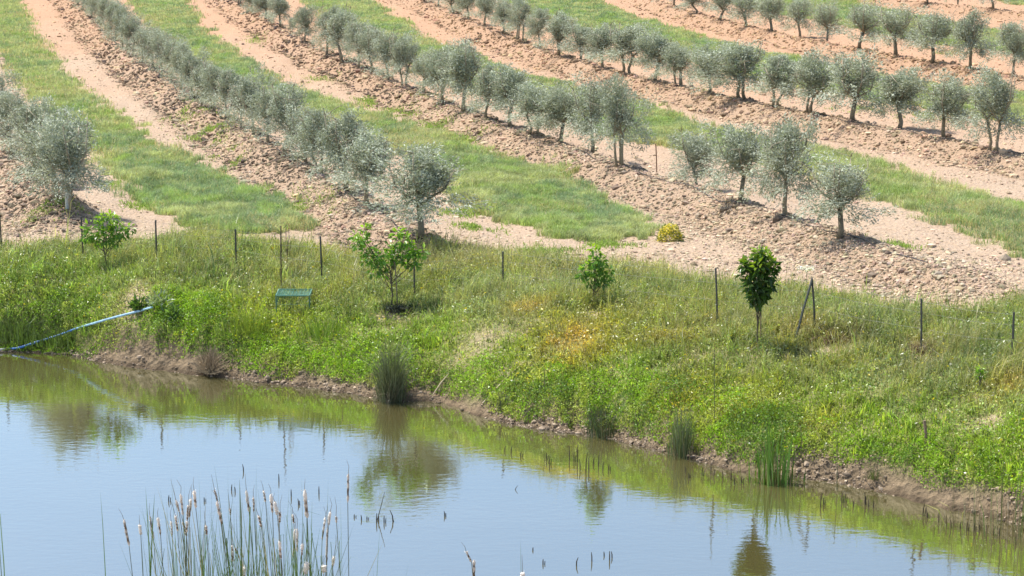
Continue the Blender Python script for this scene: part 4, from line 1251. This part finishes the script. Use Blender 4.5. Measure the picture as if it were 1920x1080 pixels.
def cattail(label, group, x0, y0, x1, y1, thick=1.0, fluff=0.0, dark=.5, leavesn=2, spike=True, yd=None, lean=None):
    """head from (x0, y0) to (x1, y1) in photo pixels, standing at the near shore"""
    yd = yd or ZC + rng.uniform(-1.0, 1.2)
    top = at_depth(x0, y0, yd); bot = at_depth(x1, y1, yd)
    s = F / yd
    dirx = (bot[0] - top[0]) / max(top[2] - bot[2], .02)
    if lean is None: lean = np.clip(dirx, -.25, .25) * .8 + rng.normal(0, .03)
    bx = bot[0] + lean * bot[2] * .8
    bz = min(float(ground(np.array([bx]), np.array([yd]))[0]), 0.0)
    root = empty('cattail', (bx, yd, bz), label, 'cattail', group)
    O = np.array([bx, yd, bz])
    b = MB()
    pts = [np.zeros(3), (bot - O) * .5 + [lean * -.04, 0, 0], bot - O, top - O]
    b.tube(pts, [.0075, .006, .005, .004], 5, STEMC * rng.uniform(.8, 1.2))
    if spike:
        tp = top - O; L = rng.uniform(.14, .34); dd = (tp - (bot - O)); dd /= np.linalg.norm(dd) + 1e-6
        b.tube([tp, tp + dd * L * .5 + [rng.normal(0, .01), 0, 0], tp + dd * L + [rng.normal(0, .03), 0, 0]], [.004, .003, .0015], 4, (.17, .15, .12))
    b.build('stem', M_REED, root)
    # head
    b = MB()
    k = 12
    f = np.linspace(0, 1, k)
    ax = (bot - O)[None] * (1 - f)[:, None] + (top - O)[None] * f[:, None]
    ax += rng.normal(0, .002, (k, 3))
    r0 = .0135 * thick
    rr = r0 * np.minimum(1, np.minimum(f * 9 + .35, (1 - f) * 9 + .35)) * rng.uniform(.85, 1.12, k)
    cb = np.array([.24, .175, .115]) * (1 - dark * .5)
    fz = np.array([.74, .69, .61])
    mixf = np.clip((f - (1 - fluff)) * 6 + rng.normal(0, .16, k), 0, 1) * (1 if fluff > 0 else 0)
    mixf = np.maximum(mixf, (rng.uniform(0, 1, k) < .48) * .7)
    cc = cb[None] * (1 - mixf)[:, None] + fz[None] * mixf[:, None]
    rr = rr * (1 + .45 * mixf)
    b.tube(ax, rr, 8)
    b.C = [np.concatenate([np.repeat(cc, 8, 0), cc[:1], cc[-1:]])]
    # loose fluff
    nf = int(30 + 160 * fluff)
    fi = np.clip(1 - rng.uniform(0, max(fluff, .5), nf), 0, 1)
    cen = (bot - O)[None] * (1 - fi)[:, None] + (top - O)[None] * fi[:, None] + rng.normal(0, r0 * .75, (nf, 3))
    V, T, C = leaves(cen, rng.normal(size=(nf, 3)), .016, .010, np.tile(fz * 1.15, (nf, 1)) * rng.uniform(.7, 1.2, (nf, 1)))
    b.add(V, (), T, C)
    b.build('head', M_DRY, root)
    for i in range(leavesn):
        hL = (top[2] - bz) * rng.uniform(.62, 1.12)
        sp = rng.normal(0, .42)
        c = np.array([.10, .165, .07]) * rng.uniform(.5, 1.35) if rng.uniform() < .62 else np.array([.30, .28, .17]) * rng.uniform(.7, 1.3)
        bend = rng.choice([-1, 1]) * rng.uniform(.08, .22) if rng.uniform() < .3 else None
        leaf_part(root, (rng.normal(0, .03), rng.normal(0, .03), 0), (sp + lean * -.6 * hL, rng.normal(0, .12), hL), rng.uniform(.006, .014), c, bend)
    return root


CT = [  # x top, y top, x bottom, y bottom, thickness, fluff, dark
    (262, 984, 264, 1003, 1.1, .9, .2), (281, 967, 288, 1010, 1.0, .0, .8), (296, 970, 301, 1003, 1.0, .5, .4), (321, 978, 323, 1004, .8, .5, .4), (329, 967, 333, 996, 1.1, .2, .5),
    (330, 938, 336, 960, .9, .2, .5), (339, 927, 343, 966, 1.0, .35, .4), (353, 947, 351, 976, 1.0, .2, .5), (364, 920, 367, 952, 1.2, .5, .3), (358, 935, 355, 970, 1.0, .4, .4), (343, 978, 350, 1006, 1.1, .1, .5),
    (351, 977, 350, 998, .9, .4, .4), (402, 918, 409, 944, .9, .0, .7), (407, 941, 416, 983, 1.25, .3, .4), (431, 953, 432, 965, .8, 0, .7), (462, 920, 467, 960, 1.2, .4, .6), (475, 932, 476, 960, .9, .2, .5),
    (494, 920, 498, 941, .9, .3, .6), (508, 927, 511, 962, 1.2, .5, .3), (515, 941, 520, 966, 1.3, .8, .2), (525, 960, 524, 980, 1.1, 0, .5), (549, 965, 551, 981, 1.1, .2, .4), (485, 967, 490, 989, 1.1, .1, .6),
    (553, 992, 550, 1046, 1.0, .5, .4), (557, 992, 557, 1036, .9, .2, .6), (610, 970, 604, 1013, .9, .3, .4), (619, 960, 616, 985, 1.0, .5, .4), (614, 990, 612, 1060, .9, .1, .7), (630, 968, 631, 980, .8, .1, .6),
    (607, 1060, 607, 1073, 1.9, 1, .1), (457, 1063, 457, 1085, 1.6, .8, .3), (626, 1044, 624, 1062, 1.0, .5, .3), (435, 1022, 436, 1054, 1.1, .2, .5), (440, 1026, 449, 1047, .9, .1, .5),
    (386, 985, 388, 1003, 1.1, 0, .7), (524, 1015, 527, 1048, 1.0, .5, .3), (567, 1020, 566, 1042, .9, .5, .3)]
cattail('stout cattail with white tuft on top, leftmost of the clump', 'cattails of the near shore clump', 232, 974, 242, 1023, 1.25, .18, .6, 1, yd=32.7)
cattail('tall cattail with fluffy grey head, right part of the clump', 'cattails of the near shore clump', 571, 919, 576, 972, 1.55, .45, .4, 3, yd=32.7)
cattail('cattail with a round white fluffy head low in the clump', 'cattails of the near shore clump', 575, 1055, 573, 1076, 2.0, 1, .1, 1, yd=32.3)
cattail('tallest lone cattail with dark split head right of the clump', 'cattails of the near shore clump', 653, 888, 652, 942, 1.0, .12, .9, 0, spike=True, yd=32.9, lean=0)
cattail('cattail with dark head and thin leaning spike, bottom middle', 'cattails at the bottom edge', 874, 1034, 884, 1054, 1.0, .2, .8, 0, yd=32.5)
cattail('upright cattail with dark head, close right of a leaning one', 'cattails at the bottom edge', 889, 1050, 888, 1090, 1.3, .0, .9, 0, spike=False, yd=32.5)
cattail('cattail with white fluffy head just entering the bottom edge', 'cattails at the bottom edge', 980, 1073, 980, 1092, 1.8, .9, .2, 0, spike=True, yd=32.5)
for i, a in enumerate(CT):
    cattail('brown cattail with weathered head in the dense near clump', 'cattails packed in the near shore clump', *a, leavesn=5 if 320 < a[0] < 600 else 2)


def reedplant(label, group, tops, w=.016, yd=None, cat='reed', name='reed'):
    """leafy shoots without heads: tops = (tip x, tip y, bend) in photo pixels"""
    yd = yd or ZC + rng.uniform(-.8, 1.0)
    t0 = at_depth(tops[0][0], tops[0][1], yd)
    bx = t0[0] + rng.normal(0, .06)
    bz = min(float(ground(np.array([bx]), np.array([yd]))[0]), 0.0)
    root = empty(name, (bx, yd, bz), label, cat, group)
    O = np.array([bx, yd, bz])
    for tx, ty, bend in tops:
        tp = at_depth(tx, ty, yd) - O
        c = np.array([.085, .15, .055]) * rng.uniform(.7, 1.4)
        leaf_part(root, (rng.normal(0, .03), rng.normal(0, .03), 0), tp + [0, rng.normal(0, .05), 0], w * rng.uniform(.7, 1.3), c, bend)
    return root


for i in range(26):
    x0 = rng.uniform(330, 600)
    reedplant('green reed with long leaves inside the dense near clump', 'green reeds in the near shore clump',
              [(x0 + rng.normal(0, 32), rng.uniform(925, 1050), (rng.choice([-1, 1]) * rng.uniform(.08, .25)) if rng.uniform() < .45 else None) for _ in range(5)], .012)
reedplant('reed with two wide leaves arching over, upper right of the clump', 'green reeds in the near shore clump', [(577, 895, .24), (545, 935, None), (590, 945, .2)], .018)
reedplant('reed with broad green leaf, middle of the clump', 'green reeds in the near shore clump', [(449, 900, None), (470, 890, .2), (420, 960, .12)], .03)
reedplant('reed with long dark leaf slanting, left part of the clump', 'green reeds in the near shore clump', [(272, 915, None), (290, 925, None)], .022)
reedplant('lone thin reed stem left of the cattail clump', 'lone reeds at the near shore', [(187, 925, None)], .013)
reedplant('reed whose leaf tips poke in at the left edge', 'lone reeds at the near shore', [(-6, 905, .14), (-8, 928, .15), (-16, 960, .18)], .02)
reedplant('thin leaning reed stem right of the lone dark cattail', 'lone reeds at the near shore', [(712, 990, None), (768, 1050, None), (700, 1060, None)], .009)
reedplant('thin reed stem rising over the fluffy head at the bottom edge', 'lone reeds at the near shore', [(976, 1010, None)], .010)
for i in range(9):
    x0 = [320, 345, 372, 396, 425, 448, 480, 566, 615][i]
    reedplant('very thin grey reed spike above the cattail heads', 'thin reed spikes in the clump', [(x0, rng.uniform(872, 915), None)], .007)

# ------------------------------------------------------------------ camera, light, sky
cam = bpy.data.cameras.new('Camera'); co = bpy.data.objects.new('Camera', cam); COL.objects.link(co)
cam.sensor_width = 36; cam.lens = 36 * F / 1920; cam.clip_end = 20000; cam.clip_start = .1
co.location = (0, 0, CAMH); co.rotation_euler = (math.pi / 2 - PITCH, 0, 0)
scene.camera = co

EL = math.radians(61); SUN_DIR = np.array([-.86, .51])
sd = bpy.data.lights.new('Sun', 'SUN'); so = bpy.data.objects.new('Sun', sd); COL.objects.link(so)
sd.energy = 5.0; sd.angle = math.radians(.53); sd.color = (1, .95, .87)
v = Vector((SUN_DIR[0] * math.cos(EL), SUN_DIR[1] * math.cos(EL), math.sin(EL)))
so.rotation_euler = v.to_track_quat('Z', 'Y').to_euler()
so.location = v * 100
world = bpy.data.worlds.new('World'); scene.world = world; world.use_nodes = True
wn = world.node_tree; bg = wn.nodes['Background']
sky = wn.nodes.new('ShaderNodeTexSky'); sky.sky_type = 'NISHITA'; sky.sun_disc = False
sky.sun_elevation = EL; sky.sun_rotation = math.atan2(SUN_DIR[0], SUN_DIR[1])
sky.air_density = 1.0; sky.dust_density = 1.3; sky.ozone_density = 1.0
wn.links.new(sky.outputs[0], bg.inputs[0]); bg.inputs[1].default_value = .148

scene.view_settings.view_transform = 'Standard'; scene.view_settings.look = 'None'
scene.view_settings.exposure = 0.66; scene.view_settings.gamma = 1
scene.render.engine = 'CYCLES'
scene.cycles.max_bounces = 6; scene.cycles.transparent_max_bounces = 4
scene.cycles.use_denoising = True
scene.cycles.filter_width = 1.55
